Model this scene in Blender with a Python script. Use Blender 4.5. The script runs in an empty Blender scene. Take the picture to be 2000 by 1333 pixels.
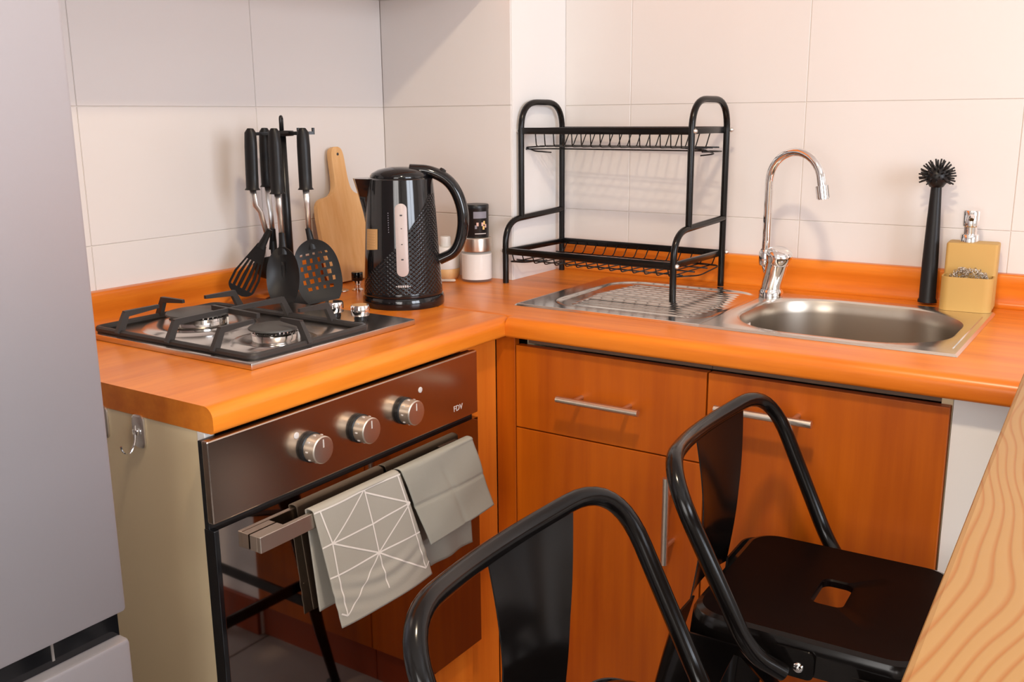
import bpy, bmesh, math, random
from mathutils import Vector as V, Matrix, noise
random.seed(7)
PI = math.pi
S = bpy.context.scene
COL = S.collection

# ---------------------------------------------------------------- camera, light, exposure
cam_data = bpy.data.cameras.new('camera'); cam = bpy.data.objects.new('camera', cam_data); COL.objects.link(cam)
cam_data.sensor_width = 36; cam_data.lens = 1892.46 / 2000 * 36; cam_data.clip_start = .02
yaw, pitch, roll = -0.5914, -0.2279, -0.0088
fw = V((math.sin(yaw)*math.cos(pitch), math.cos(yaw)*math.cos(pitch), math.sin(pitch)))
r0 = V((math.cos(yaw), -math.sin(yaw), 0)); u0 = r0.cross(fw)
rr = r0*math.cos(roll) + u0*math.sin(roll); uu = -r0*math.sin(roll) + u0*math.cos(roll)
m = Matrix((( rr.x, uu.x, -fw.x), (rr.y, uu.y, -fw.y), (rr.z, uu.z, -fw.z))).to_4x4()
m.translation = V((1.587, -2.0511, 1.2644)); cam.matrix_world = m
S.camera = cam
S.view_settings.view_transform = 'Standard'; S.view_settings.look = 'None'
S.view_settings.gamma = 1; S.view_settings.use_curve_mapping = False
S.view_settings.exposure = 0.0
w = bpy.data.worlds.new('world'); S.world = w; w.use_nodes = True
w.node_tree.nodes['Background'].inputs[0].default_value = (.60, .75, 1, 1)
w.node_tree.nodes['Background'].inputs[1].default_value = 1.0

def area(name, loc, target, sx, sy, power, col, shape='RECTANGLE'):
    l = bpy.data.lights.new(name, 'AREA'); l.shape = shape; l.size = sx; l.size_y = sy
    l.energy = power; l.color = col
    o = bpy.data.objects.new(name, l); COL.objects.link(o); o.location = loc
    o.rotation_euler = (V(target)-V(loc)).to_track_quat('-Z', 'Y').to_euler()
    return o
LAMP = (1.30, -1.45, 2.30)
lamp_light = area('lamp_light', (LAMP[0], LAMP[1], LAMP[2]-.012), (LAMP[0], LAMP[1], 0), .13, .13, 18.5, (1, .80, .57), 'DISK')
window_light = area('window_light', (3.56, -1.55, 1.55), (0, -1.0, 1.25), 1.3, 1.15, 62, (.86, .91, 1.0))
rear_fill_light = area('rear_fill_light', (1.9, -4.06, 1.45), (1.2, -1.0, 1.0), 1.5, 1.2, 44, (1.0, .93, .86))  # unseen fill added behind the camera to brighten the faces turned toward it

# ---------------------------------------------------------------- materials
def mat(name, col, rough=.5, metal=0., coat=0., spec=.5, nodes=None, trans=0., ior=1.45):
    mt = bpy.data.materials.new(name); mt.use_nodes = True
    b = mt.node_tree.nodes['Principled BSDF']
    b.inputs['Base Color'].default_value = (*col, 1); b.inputs['Roughness'].default_value = rough
    b.inputs['Metallic'].default_value = metal; b.inputs['Coat Weight'].default_value = coat
    b.inputs['Coat Roughness'].default_value = .08
    b.inputs['Specular IOR Level'].default_value = spec
    b.inputs['Transmission Weight'].default_value = trans; b.inputs['IOR'].default_value = ior
    if nodes: nodes(mt.node_tree, b)
    return mt
def N(t, ty, **kw):
    n = t.nodes.new(ty)
    for k, v in kw.items():
        if k in n.inputs: n.inputs[k].default_value = v
        else: setattr(n, k, v)
    return n
def wood(name, dark, light, scale, rough, coat=0., blot=.35, bump=0.):
    """fine straight grain: stretched noise, plus broad soft mottling"""
    def f(t, b):
        tc = N(t, 'ShaderNodeTexCoord'); mp = N(t, 'ShaderNodeMapping'); mp.inputs['Scale'].default_value = scale
        n1 = N(t, 'ShaderNodeTexNoise', Scale=1.0, Detail=6.0, Roughness=.6)
        t.links.new(tc.outputs['Object'], mp.inputs[0]); t.links.new(mp.outputs[0], n1.inputs['Vector'])
        mp2 = N(t, 'ShaderNodeMapping'); mp2.inputs['Scale'].default_value = [s*.06+.9 for s in scale]
        n2 = N(t, 'ShaderNodeTexNoise', Scale=2.2, Detail=2.0)
        t.links.new(tc.outputs['Object'], mp2.inputs[0]); t.links.new(mp2.outputs[0], n2.inputs['Vector'])
        mx = N(t, 'ShaderNodeMix', data_type='FLOAT'); mx.inputs[0].default_value = blot
        t.links.new(n1.outputs[0], mx.inputs[2]); t.links.new(n2.outputs[0], mx.inputs[3])
        cr = N(t, 'ShaderNodeValToRGB'); cr.color_ramp.elements[0].position = .36; cr.color_ramp.elements[1].position = .66
        cr.color_ramp.elements[0].color = (*dark, 1); cr.color_ramp.elements[1].color = (*light, 1)
        t.links.new(mx.outputs[0], cr.inputs[0]); t.links.new(cr.outputs[0], b.inputs['Base Color'])
    return mat(name, light, rough, coat=coat, nodes=f)
def brushed(name, col, rough, axis, amt=.12):
    def f(t, b):
        tc = N(t, 'ShaderNodeTexCoord'); mp = N(t, 'ShaderNodeMapping')
        sc = [900, 900, 900]; sc['xyz'.index(axis)] = 6; mp.inputs['Scale'].default_value = sc
        n1 = N(t, 'ShaderNodeTexNoise', Scale=1.0, Detail=2.0)
        t.links.new(tc.outputs['Object'], mp.inputs[0]); t.links.new(mp.outputs[0], n1.inputs['Vector'])
        mr = N(t, 'ShaderNodeMapRange'); mr.inputs['To Min'].default_value = rough-amt*.5; mr.inputs['To Max'].default_value = rough+amt*.5
        t.links.new(n1.outputs[0], mr.inputs[0]); t.links.new(mr.outputs[0], b.inputs['Roughness'])
    return mat(name, col, rough, 1.0, nodes=f)
def bumpy(scale, strength, dist=.001, tex='ShaderNodeTexNoise'):
    def f(t, b):
        tc = N(t, 'ShaderNodeTexCoord'); n = N(t, tex, Scale=scale); bp = N(t, 'ShaderNodeBump', Strength=strength, Distance=dist)
        t.links.new(tc.outputs['Object'], n.inputs['Vector']); t.links.new(n.outputs[0], bp.inputs['Height']); t.links.new(bp.outputs[0], b.inputs['Normal'])
    return f

M = {}
M['worktop'] = wood('orange_laminate', (.60, .140, .008), (.84, .262, .024), (34, 2.6, 34), .30, blot=.40)
M['worktop_x'] = wood('orange_laminate_long', (.60, .135, .007), (.84, .250, .021), (2.6, 34, 34), .30, blot=.40)
M['door'] = wood('cabinet_wood', (.36, .062, .001), (.53, .115, .002), (40, 40, 2.0), .38, blot=.5)
M['filler'] = wood('filler_wood', (.62, .14, .010), (.80, .23, .022), (30, 30, 2.0), .36)
M['skirting'] = mat('red_brown_skirting', (.28, .045, .012), .4)
M['tile'] = mat('wall_tile', (.745, .705, .675), .22, spec=.4)
M['grout'] = mat('tile_grout', (.72, .66, .60), .8)
M['plaster'] = mat('plaster', (.80, .77, .73), .8)
M['white_paint'] = mat('white_paint', (.84, .82, .80), .45)
M['ceiling'] = mat('ceiling_paint', (.82, .80, .77), .9)
M['beige'] = mat('beige_melamine', (.84, .69, .44), .42, nodes=bumpy(180, .05))
M['steel'] = brushed('brushed_steel', (.70, .67, .64), .36, 'y')
M['panel_steel'] = brushed('panel_steel', (.50, .41, .34), .22, 'y', .0)
M['sink_steel'] = brushed('sink_steel', (.76, .72, .66), .24, 'x', .04)
M['drain_steel'] = mat('drain_steel', (.84, .80, .74), .15, 1.0)
M['bowl_steel'] = brushed('bowl_steel', (.47, .41, .34), .32, 'x', .04)
M['hob_steel'] = brushed('hob_steel', (.66, .62, .58), .22, 'x', .05)
M['handle_steel'] = brushed('handle_steel', (.74, .68, .60), .34, 'z')
M['fridge'] = mat('fridge_silver', (.42, .405, .435), .42, .55, nodes=bumpy(400, .04))
M['chrome'] = mat('chrome', (.86, .85, .84), .07, 1.0)
M['iron'] = mat('cast_iron', (.034, .031, .030), .46, nodes=bumpy(500, .15))
M['cap'] = mat('burner_cap', (.075, .072, .068), .5)
M['black_gloss'] = mat('black_gloss', (.006, .006, .007), .10, spec=.5, coat=.3)
M['black_powder'] = mat('black_powder_coat', (.006, .005, .0045), .20, spec=.32)
M['stool'] = mat('stool_enamel', (.0045, .0036, .0034), .17, spec=.35)
M['seat'] = mat('stool_seat_enamel', (.0040, .0018, .0016), .34, spec=.05)
M['nylon'] = mat('black_nylon', (.012, .011, .011), .38, spec=.32)
M['black_plastic'] = mat('black_plastic', (.010, .010, .011), .35)
M['glass_black'] = mat('oven_glass', (.30, .245, .215), .03, 1.0)
M['rubber'] = mat('rubber', (.02, .02, .02), .7)
M['floor'] = mat('floor_tile', (.30, .27, .25), .35)
M['floor_grout'] = mat('floor_grout', (.16, .14, .13), .8)
M['board'] = wood('beech', (.68, .36, .13), (.80, .50, .24), (60, 60, 3), .5)
M['cloth'] = mat('grey_cloth', (.40, .375, .325), .95, spec=.1, nodes=bumpy(900, .35, .0006))
M['cloth2'] = mat('plain_grey_cloth', (.335, .325, .28), .95, spec=.1, nodes=bumpy(900, .35, .0006))
M['line'] = mat('white_print', (.78, .73, .68), .9)
M['mustard'] = mat('mustard_plastic', (.53, .325, .10), .55, spec=.3)
M['white_plastic'] = mat('white_plastic', (.80, .77, .73), .4)
M['gauge'] = mat('gauge_plastic', (.50, .42, .40), .35)
M['kraft'] = mat('kraft_paper', (.62, .36, .15), .8)
M['ink'] = mat('dark_ink', (.05, .045, .05), .6)
M['silver_ink'] = mat('silver_ink', (.60, .56, .54), .5)
M['sugar'] = mat('white_sugar', (.84, .80, .76), .8)
M['label_grey'] = mat('label_grey', (.24, .23, .27), .5)
M['label_pink'] = mat('label_pink', (.70, .45, .38), .5)
M['label_yellow'] = mat('label_yellow', (.80, .55, .20), .5)
M['rail'] = mat('brown_rail', (.17, .11, .075), .4)
M['jar_glass'] = mat('jar_glass', (.9, .9, .9), .03)
M['jar_glass'].node_tree.nodes['Principled BSDF'].inputs['Alpha'].default_value = .10
M['wool'] = mat('steel_wool', (.62, .58, .52), .3, 1.0)
M['cream_wood'] = mat('pale_wood', (.75, .60, .46), .6)
def pine(t, b):
    tc = N(t, 'ShaderNodeTexCoord')
    mp = N(t, 'ShaderNodeMapping'); mp.inputs['Scale'].default_value = (1, .42, 1); mp.inputs['Rotation'].default_value = (0, 0, .06)
    t.links.new(tc.outputs['Object'], mp.inputs[0])
    n = N(t, 'ShaderNodeTexNoise', Scale=4.2, Detail=2.0, Roughness=.45); t.links.new(mp.outputs[0], n.inputs['Vector'])
    sep = N(t, 'ShaderNodeSeparateXYZ'); t.links.new(mp.outputs[0], sep.inputs[0])
    a = N(t, 'ShaderNodeMath', operation='MULTIPLY_ADD'); a.inputs[1].default_value = .30
    t.links.new(n.outputs[0], a.inputs[0]); t.links.new(sep.outputs[0], a.inputs[2])
    s = N(t, 'ShaderNodeMath', operation='MULTIPLY'); s.inputs[1].default_value = 74; t.links.new(a.outputs[0], s.inputs[0])
    fr = N(t, 'ShaderNodeMath', operation='FRACT'); t.links.new(s.outputs[0], fr.inputs[0])
    cr = N(t, 'ShaderNodeValToRGB'); e = cr.color_ramp.elements
    e[0].position = 0; e[0].color = (.335, .185, .062, 1); e[1].position = 1; e[1].color = (.335, .185, .062, 1)
    for p, c in ((.55, (.345, .193, .068, 1)), (.84, (.30, .115, .024, 1)), (.93, (.30, .155, .048, 1))):
        x = e.new(p); x.color = c
    t.links.new(fr.outputs[0], cr.inputs[0]); t.links.new(cr.outputs[0], b.inputs['Base Color'])
M['pine'] = mat('pine', (.8, .5, .2), .42, nodes=pine)
def weave(t, b):
    # embossed basket weave on the kettle: checker of small cushions in cylindrical coordinates
    tc = N(t, 'ShaderNodeTexCoord'); sep = N(t, 'ShaderNodeSeparateXYZ'); t.links.new(tc.outputs['Object'], sep.inputs[0])
    at = N(t, 'ShaderNodeMath', operation='ARCTAN2'); t.links.new(sep.outputs[1], at.inputs[0]); t.links.new(sep.outputs[0], at.inputs[1])
    k1 = N(t, 'ShaderNodeMath', operation='MULTIPLY'); k1.inputs[1].default_value = 44; t.links.new(at.outputs[0], k1.inputs[0])
    k2 = N(t, 'ShaderNodeMath', operation='MULTIPLY'); k2.inputs[1].default_value = 720; t.links.new(sep.outputs[2], k2.inputs[0])
    s1 = N(t, 'ShaderNodeMath', operation='SINE'); t.links.new(k1.outputs[0], s1.inputs[0])
    s2 = N(t, 'ShaderNodeMath', operation='SINE'); t.links.new(k2.outputs[0], s2.inputs[0])
    mu = N(t, 'ShaderNodeMath', operation='MULTIPLY'); t.links.new(s1.outputs[0], mu.inputs[0]); t.links.new(s2.outputs[0], mu.inputs[1])
    bp = N(t, 'ShaderNodeBump', Strength=.6, Distance=.0010); t.links.new(mu.outputs[0], bp.inputs['Height']); t.links.new(bp.outputs[0], b.inputs['Normal'])
M['weave'] = mat('kettle_weave', (.008, .008, .009), .16, spec=.5, nodes=weave)

# ---------------------------------------------------------------- mesh helpers
def box(bm, x0, x1, y0, y1, z0, z1, bev=0., mi=0, seg=2, mtx=None):
    vs = [bm.verts.new((x, y, z)) for x in (x0, x1) for y in (y0, y1) for z in (z0, z1)]
    fs = [bm.faces.new([vs[i] for i in q]) for q in ((0,1,3,2), (4,6,7,5), (0,4,5,1), (2,3,7,6), (0,2,6,4), (1,5,7,3))]
    for f in fs: f.material_index = mi
    allv = list(vs)
    if bev > 0:
        es = list({e for f in fs for e in f.edges})
        r = bmesh.ops.bevel(bm, geom=es, offset=bev, segments=seg, profile=.5, affect='EDGES', clamp_overlap=True)
        for f in r['faces']: f.material_index = mi
        allv = list({v for f in r['faces'] for v in f.verts} | {v for v in vs if v.is_valid})
    if mtx is not None:
        for v in allv: v.co = mtx @ v.co
    return allv
def frames(pts, closed=False):
    n = len(pts); T = []
    for i in range(n):
        a = pts[(i-1) % n] if (i > 0 or closed) else pts[i]; b = pts[(i+1) % n] if (i < n-1 or closed) else pts[i]
        T.append((b-a).normalized())
    up = V((0, 0, 1)) if abs(T[0].z) < .9 else V((1, 0, 0))
    nrm = (up - T[0]*up.dot(T[0])).normalized(); out = []
    for i in range(n):
        nrm = (nrm - T[i]*nrm.dot(T[i]))
        nrm = nrm.normalized() if nrm.length > 1e-6 else V((1, 0, 0))
        out.append((nrm.copy(), T[i].cross(nrm)))
    return out
def tube(bm, pts, r, n=12, closed=False, caps=True, mi=0, rb=None, rot=0., up=None):
    """r: radius or per-point radii; rb: second radius for flat sections"""
    pts = [V(p) for p in pts]; fr = frames(pts, closed); rings = []
    for i, p in enumerate(pts):
        a, b = fr[i]
        if up is not None:
            t = a.cross(b); a = (V(up)-t*V(up).dot(t)).normalized(); b = t.cross(a)
        ra = r[i] if isinstance(r, (list, tuple)) else r
        rc = ra if rb is None else (rb[i] if isinstance(rb, (list, tuple)) else rb)
        rings.append([bm.verts.new(p + a*ra*math.cos(rot+2*PI*k/n) + b*rc*math.sin(rot+2*PI*k/n)) for k in range(n)])
    m_ = len(rings)
    for i in range(m_ if closed else m_-1):
        A, B = rings[i], rings[(i+1) % m_]
        for k in range(n):
            f = bm.faces.new((A[k], A[(k+1) % n], B[(k+1) % n], B[k])); f.material_index = mi; f.smooth = True
    if caps and not closed:
        f = bm.faces.new(rings[0][::-1]); f.material_index = mi; f = bm.faces.new(rings[-1]); f.material_index = mi
def cyl(bm, a, b, r, n=20, mi=0, r2=None):
    tube(bm, [a, b], [r, r if r2 is None else r2], n, mi=mi)
def lathe(bm, prof, n=48, mi=0, o=(0, 0, 0), mtx=None, sharp=False):
    """prof: (radius, z) list; poles closed where radius is 0"""
    o = V(o); rings = []
    for r, z in prof:
        if r < 1e-6: vs = [bm.verts.new(V((0, 0, z)))]
        else: vs = [bm.verts.new(V((r*math.cos(2*PI*k/n), r*math.sin(2*PI*k/n), z))) for k in range(n)]
        rings.append(vs)
    for A, B in zip(rings, rings[1:]):
        for k in range(n):
            k2 = (k+1) % n
            if len(A) == 1 and len(B) == 1: continue
            if len(A) == 1: f = bm.faces.new((A[0], B[k2], B[k]))
            elif len(B) == 1: f = bm.faces.new((A[k], A[k2], B[0]))
            else: f = bm.faces.new((A[k], A[k2], B[k2], B[k]))
            f.material_index = mi; f.smooth = True
    for vs in rings:
        for v in vs: v.co = (mtx @ v.co if mtx is not None else v.co) + o
def loft(bm, rings, mi=0, closed=True, cap0=False, cap1=False, smooth=True):
    R = [[bm.verts.new(V(p)) for p in r] for r in rings]; n = len(R[0])
    for A, B in zip(R, R[1:]):
        for k in range(n if closed else n-1):
            f = bm.faces.new((A[k], A[(k+1) % n], B[(k+1) % n], B[k])); f.material_index = mi; f.smooth = smooth
    if cap0: bm.faces.new(R[0][::-1]).material_index = mi
    if cap1: bm.faces.new(R[-1]).material_index = mi
def prism(bm, prof, axis, a, b, mi=0, smooth=False):
    """closed 2D profile swept along an axis; prof in the two other axes, in xyz order"""
    def P(p, t): 
        l = list(p); l.insert('xyz'.index(axis), t); return l
    A = [bm.verts.new(P(p, a)) for p in prof]; B = [bm.verts.new(P(p, b)) for p in prof]; n = len(prof)
    for k in range(n):
        f = bm.faces.new((A[k], A[(k+1) % n], B[(k+1) % n], B[k])); f.material_index = mi; f.smooth = smooth
    bm.faces.new(A[::-1]).material_index = mi; bm.faces.new(B).material_index = mi
def rrect(cx, cy, hx, hy, r, n=8):
    """rounded rectangle outline, counterclockwise, 4*(n+1) points"""
    out = []
    for (sx, sy, a0) in ((1, 1, 0), (-1, 1, PI/2), (-1, -1, PI), (1, -1, 3*PI/2)):
        for k in range(n+1):
            a = a0 + PI/2*k/n
            out.append((cx + sx*(hx-r) + r*math.cos(a), cy + sy*(hy-r) + r*math.sin(a)))
    return out
def bez(pts, rad, n=6):
    """polyline with rounded corners; rad one number or one per inner corner"""
    pts = [V(p) for p in pts]; out = [pts[0]]
    for i in range(1, len(pts)-1):
        r = rad if not isinstance(rad, (list, tuple)) else rad[i-1]
        a = (pts[i-1]-pts[i]); b = (pts[i+1]-pts[i]); ra = min(r, a.length*.49); rb_ = min(r, b.length*.49)
        p0 = pts[i]+a.normalized()*ra; p2 = pts[i]+b.normalized()*rb_
        for k in range(n+1):
            t = k/n; out.append(p0*(1-t)**2 + pts[i]*2*t*(1-t) + p2*t*t)
    out.append(pts[-1]); return out
def obj(name, bm, mats, parent=None, smooth_angle=None, fix=True):
    if fix: bmesh.ops.recalc_face_normals(bm, faces=bm.faces)
    me = bpy.data.meshes.new(name); bm.to_mesh(me); bm.free()
    for x in (mats if isinstance(mats, (list, tuple)) else [mats]): me.materials.append(M[x])
    o = bpy.data.objects.new(name, me); COL.objects.link(o)
    if smooth_angle is not None:
        me.shade_smooth(); me.set_sharp_from_angle(angle=math.radians(smooth_angle))
    if parent: o.parent = parent
    return o
def BM(): return bmesh.new()
def tag(o, label=None, cat=None, group=None, kind=None):
    if label: o['label'] = label
    if cat: o['category'] = cat
    if group: o['group'] = group
    if kind: o['kind'] = kind
    return o
def thing(name, label, cat, loc=(0, 0, 0), rz=0., group=None):
    o = bpy.data.objects.new(name, None); COL.objects.link(o); o.location = loc; o.rotation_euler = (0, 0, rz)
    o.empty_display_size = .05
    return tag(o, label, cat, group)
def text(name, s, size, mtx, matname, parent, depth=.0004):
    cu = bpy.data.curves.new(name, 'FONT'); cu.body = s; cu.size = size; cu.extrude = depth; cu.align_x = 'CENTER'; cu.align_y = 'CENTER'; cu.resolution_u = 3
    t = bpy.data.objects.new(name+'_src', cu); COL.objects.link(t)
    bpy.context.view_layer.update()
    me = bpy.data.meshes.new_from_object(t.evaluated_get(bpy.context.evaluated_depsgraph_get()))
    bpy.data.objects.remove(t); bpy.data.curves.remove(cu)
    me.materials.clear(); me.materials.append(M[matname]); me.transform(mtx)
    o = bpy.data.objects.new(name, me); COL.objects.link(o); o.parent = parent; return o

# ================================================================= SETTING
TW, TH, Z1 = .404, .244, 1.288
XP, Y1 = .3691, -.2325        # pillar corner
XR, YF, ZC = 3.5, -4.0, 2.5   # far right wall, front wall, ceiling
def tiled(name, axis, const, sgn, a0, a1, joints, z0, z1, zj=Z1):
    """wall slab in grout colour with raised bevelled tiles; axis = the wall's horizontal axis"""
    bm = BM(); th = .004
    def put(h0, h1, za, zb, d0, d1, mi, bev):
        lo, hi = sorted((const+sgn*d0, const+sgn*d1))
        if axis == 'y': box(bm, lo, hi, h0, h1, za, zb, bev, mi, 1)
        else: box(bm, h0, h1, lo, hi, za, zb, bev, mi, 1)
    put(a0, a1, z0, z1, -.06, -th*.45, 0, 0)
    hs = [a0] + sorted(j for j in joints if a0 < j < a1) + [a1]
    k0 = math.floor((z0-zj)/TH); zs = [z0] + [zj+TH*k for k in range(k0, 60) if z0 < zj+TH*k < z1] + [z1]
    g = .0007
    for A, B in zip(hs, hs[1:]):
        for C_, D in zip(zs, zs[1:]):
            if B-A > .01 and D-C_ > .01: put(A+g, B-g, C_+g, D-g, -th, 0, 1, .0007)
    o = obj(name, bm, ['grout', 'tile']); return tag(o, kind='structure')
tiled('wall_left', 'y', 0, 1, YF, Y1, [-1.0346+TW*k for k in range(-9, 9)], 0, ZC)
tiled('wall_back', 'x', 0, -1, XP, XR, [.5425+TW*k for k in range(0, 9)], 0, ZC)
bm = BM(); box(bm, -.06, XP-.004, Y1+.002, .06, 0, ZC); box(bm, XP-.004, XP, Y1+.0045, .002, 0, ZC, mi=1)
zs = [.0] + [Z1+TH*k for k in range(-5, 6) if 0 < Z1+TH*k < ZC] + [ZC]
for a, b in zip(zs, zs[1:]): box(bm, 0, XP-.001, Y1, Y1+.004, a+.0009, b-.0009, .0007, 2, 1)
tag(obj('wall_column', bm, ['grout', 'white_paint', 'tile']), kind='structure')
bm = BM(); box(bm, -.06, XR+.06, YF-.06, .06, -.05, -.004)
for i in range(12):
    for j in range(12):
        x0 = -.0 + i*.45; y0 = YF + j*.45
        if x0 < XR and y0 < 0: box(bm, x0+.002, min(x0+.448, XR), y0+.002, min(y0+.448, 0), -.006, 0, .001, 1, 1)
tag(obj('floor', bm, ['floor_grout', 'floor']), kind='structure')
bm = BM(); box(bm, -.06, XR+.06, YF-.06, .06, ZC, ZC+.05); tag(obj('ceiling', bm, 'ceiling'), kind='structure')
def wall_hole(name, axis, c0, c1, a0, a1, h0, h1, zb, zt):
    bm = BM()
    def p(x0, x1, za, zb_):
        if axis == 'y': box(bm, c0, c1, x0, x1, za, zb_)
        else: box(bm, x0, x1, c0, c1, za, zb_)
    p(a0, h0, 0, ZC); p(h1, a1, 0, ZC); p(h0, h1, 0, zb); p(h0, h1, zt, ZC)
    tag(obj(name, bm, 'plaster'), kind='structure')
wall_hole('wall_right', 'y', XR, XR+.06, YF, 0, -2.2, -.9, .97, 2.13)
wall_hole('wall_front', 'x', YF-.06, YF, 0, XR, 1.15, 2.65, .85, 2.05)
def window(name, axis, c, a0, a1, z0, z1, n):
    bm = BM()
    def p(x0, x1, za, zb):
        if axis == 'y': box(bm, c-.02, c+.02, x0, x1, za, zb, .003)
        else: box(bm, x0, x1, c-.02, c+.02, za, zb, .003)
    p(a0, a1, z0, z0+.05); p(a0, a1, z1-.05, z1)
    for k in range(n+1):
        x = a0 + (a1-a0-.05)*k/n; p(x, x+.05, z0, z1)
    tag(obj(name, bm, 'white_paint'), kind='structure')
window('window_1', 'y', XR+.02, -2.2, -.9, .97, 2.13, 2)
window('window_2', 'x', YF-.02, 1.15, 2.65, .85, 2.05, 3)
# white wall face under the worktop, right of the cabinets, with its red-brown skirting
bm = BM(); box(bm, 1.366, 2.30, -.568, -.54, 0, .861); tag(obj('wall_nook', bm, 'white_paint'), kind='structure')
bm = BM(); box(bm, 1.37, 2.30, -.580, -.569, 0, .095, .002); tag(obj('baseboard_nook', bm, 'skirting'), kind='structure')

# ================================================================= WORKTOP
ZT, TK = .90, .037
D1, D2, YE = .5945, .5967, -1.2706
def edge_prof(front, back, sgn):
    """cross section (horizontal, z) of the worktop: postformed front edge"""
    r = .017; out = [(back, ZT-TK), (back, ZT)]
    for k in range(9):
        a = PI/2*k/8; out.append((front - sgn*r + sgn*r*math.sin(a), ZT - r + r*math.cos(a)))
    for k in range(4):
        a = PI/2*k/3; out.append((front - sgn*.006 + sgn*.006*math.cos(a), ZT-TK+.006 - .006*math.sin(a)))
    return out
wt = thing('worktop', 'glossy orange wood-effect L-shaped kitchen worktop with rounded front edge', 'worktop')
bm = BM()
prism(bm, edge_prof(D1, .0005, 1), 'y', YE, -D2+.02, smooth=False)
obj('hob_counter', bm, 'worktop', wt, 40)
bm = BM(); SX0, SX1, SY0, SY1 = .948, 1.330, -.464, -.128
XE = 2.30
prism(bm, edge_prof(-D2, SY0, -1), 'x', D1-.0, XE)
prism(bm, edge_prof(-D2+.018, SY0, -1), 'x', XP+.0005, D1)
box(bm, XP+.0005, SX0, SY0, -.0005, ZT-TK, ZT); box(bm, SX1, XE, SY0, -.0005, ZT-TK, ZT); box(bm, SX0, SX1, SY1, -.0005, ZT-TK, ZT)
box(bm, .0005, XP+.0005, -D2+.02, Y1-.0005, ZT-TK, ZT)
obj('sink_counter', bm, 'worktop_x', wt, 40)
HB = .0643
def splash(L):     # (distance from wall, z) with cove and rounded lip
    p = [(0.0006, ZT), (0.0006, ZT+HB)]
    for k in range(6):
        a = PI/2*k/5; p.append((.016+.006*math.sin(a), ZT+HB-.006+.006*math.cos(a)))
    p += [(.022, ZT+HB-.02), (.018, ZT+HB-.026), (.018, ZT+.016)]
    for k in range(1, 6):
        a = PI/2*k/5; p.append((.030-.012*math.cos(a), ZT+.012-.012*math.sin(a)+.0002))
    return p
bm = BM(); prism(bm, [(d, z) for d, z in splash(0)], 'y', YE, Y1-.001); obj('upstand', bm, 'worktop', wt, 40)
bm = BM(); prism(bm, [(-d, z) for d, z in splash(0)], 'x', XP+.001, XE); obj('upstand', bm, 'worktop_x', wt, 40)

# ================================================================= BASE CABINETS
CF = -.577
def bar_handle(parent, a, b, out, r=.0062, off=.035):
    """bar pull: bar from a to b, posts go back along -out"""
    a, b, out = V(a), V(b), V(out); h = BM(); d = (b-a)
    tube(h, [a, b], r, 16)
    for t in (.2, .8):
        p = a + d*t; cyl(h, p, p-out*off, .0042, 12)
    return obj('handle', h, 'handle_steel', parent, 40)
c1 = thing('base_cabinet', 'orange wood base cabinet with a drawer above a door, beside the oven corner', 'cabinet', (.80, -.3, 0))
def loc(o, p): return tuple(V(p) - o.location)
def lb(o, bm, x0, x1, y0, y1, z0, z1, bev=0., mi=0):
    L = o.location; return box(bm, x0-L.x, x1-L.x, y0-L.y, y1-L.y, z0-L.z, z1-L.z, bev, mi)
XC0, XC1, XC2 = .6045, .9885, 1.364
bm = BM(); lb(c1, bm, XC0, XC0+.0155, CF+.042, -.03, .0, .862); lb(c1, bm, XC1-.017, XC1-.001, CF+.02, -.03, .0, .715); lb(c1, bm, XC0, XC1-.001, CF+.03, -.03, .06, .078)
obj('carcass', bm, 'beige', c1)
bm = BM(); lb(c1, bm, XC0+.016, XC1-.0005, CF+.021, CF+.04, .8475, .862); obj('top_rail', bm, 'rail', c1)
bm = BM(); lb(c1, bm, XC0+.001, XC1-.0015, CF, CF+.018, .6862, .846, .0012); dr = obj('drawer', bm, 'door', c1)
bar_handle(dr, loc(c1, (.716, CF-.035, .766)), loc(c1, (.879, CF-.035, .766)), (0, -1, 0))
bm = BM(); lb(c1, bm, XC0+.001, XC1-.0015, CF, CF+.018, .085, .6838, .0012); dd = obj('door', bm, 'door', c1)
bar_handle(dd, loc(c1, (.935, CF-.035, .66)), loc(c1, (.935, CF-.035, .50)), (0, -1, 0))
bm = BM(); lb(c1, bm, XC0+.001, XC1-.0015, CF+.012, CF+.022, 0, .083); obj('plinth', bm, 'skirting', c1)
c2 = thing('sink_cabinet', 'orange wood cabinet with one tall door under the sink bowl, behind the stool', 'cabinet', (1.18, -.3, 0))
bm = BM(); lb(c2, bm, XC1, XC1+.016, CF+.02, -.03, 0, .715); lb(c2, bm, XC2-.016, XC2, CF+.0185, -.03, 0, .862)
obj('carcass', bm, 'beige', c2)
bm = BM(); lb(c2, bm, XC1+.0005, XC2-.0162, CF+.021, CF+.04, .8475, .862); obj('top_rail', bm, 'rail', c2)
bm = BM(); lb(c2, bm, XC1+.0015, XC2-.001, CF, CF+.018, .085, .846, .0012); dd = obj('door', bm, 'door', c2)
bar_handle(dd, loc(c2, (1.016, CF-.035, .797)), loc(c2, (1.175, CF-.035, .797)), (0, -1, 0))
bm = BM(); lb(c2, bm, XC1+.001, XC2-.001, CF+.012, CF+.022, 0, .083); obj('plinth', bm, 'skirting', c2)

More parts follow.
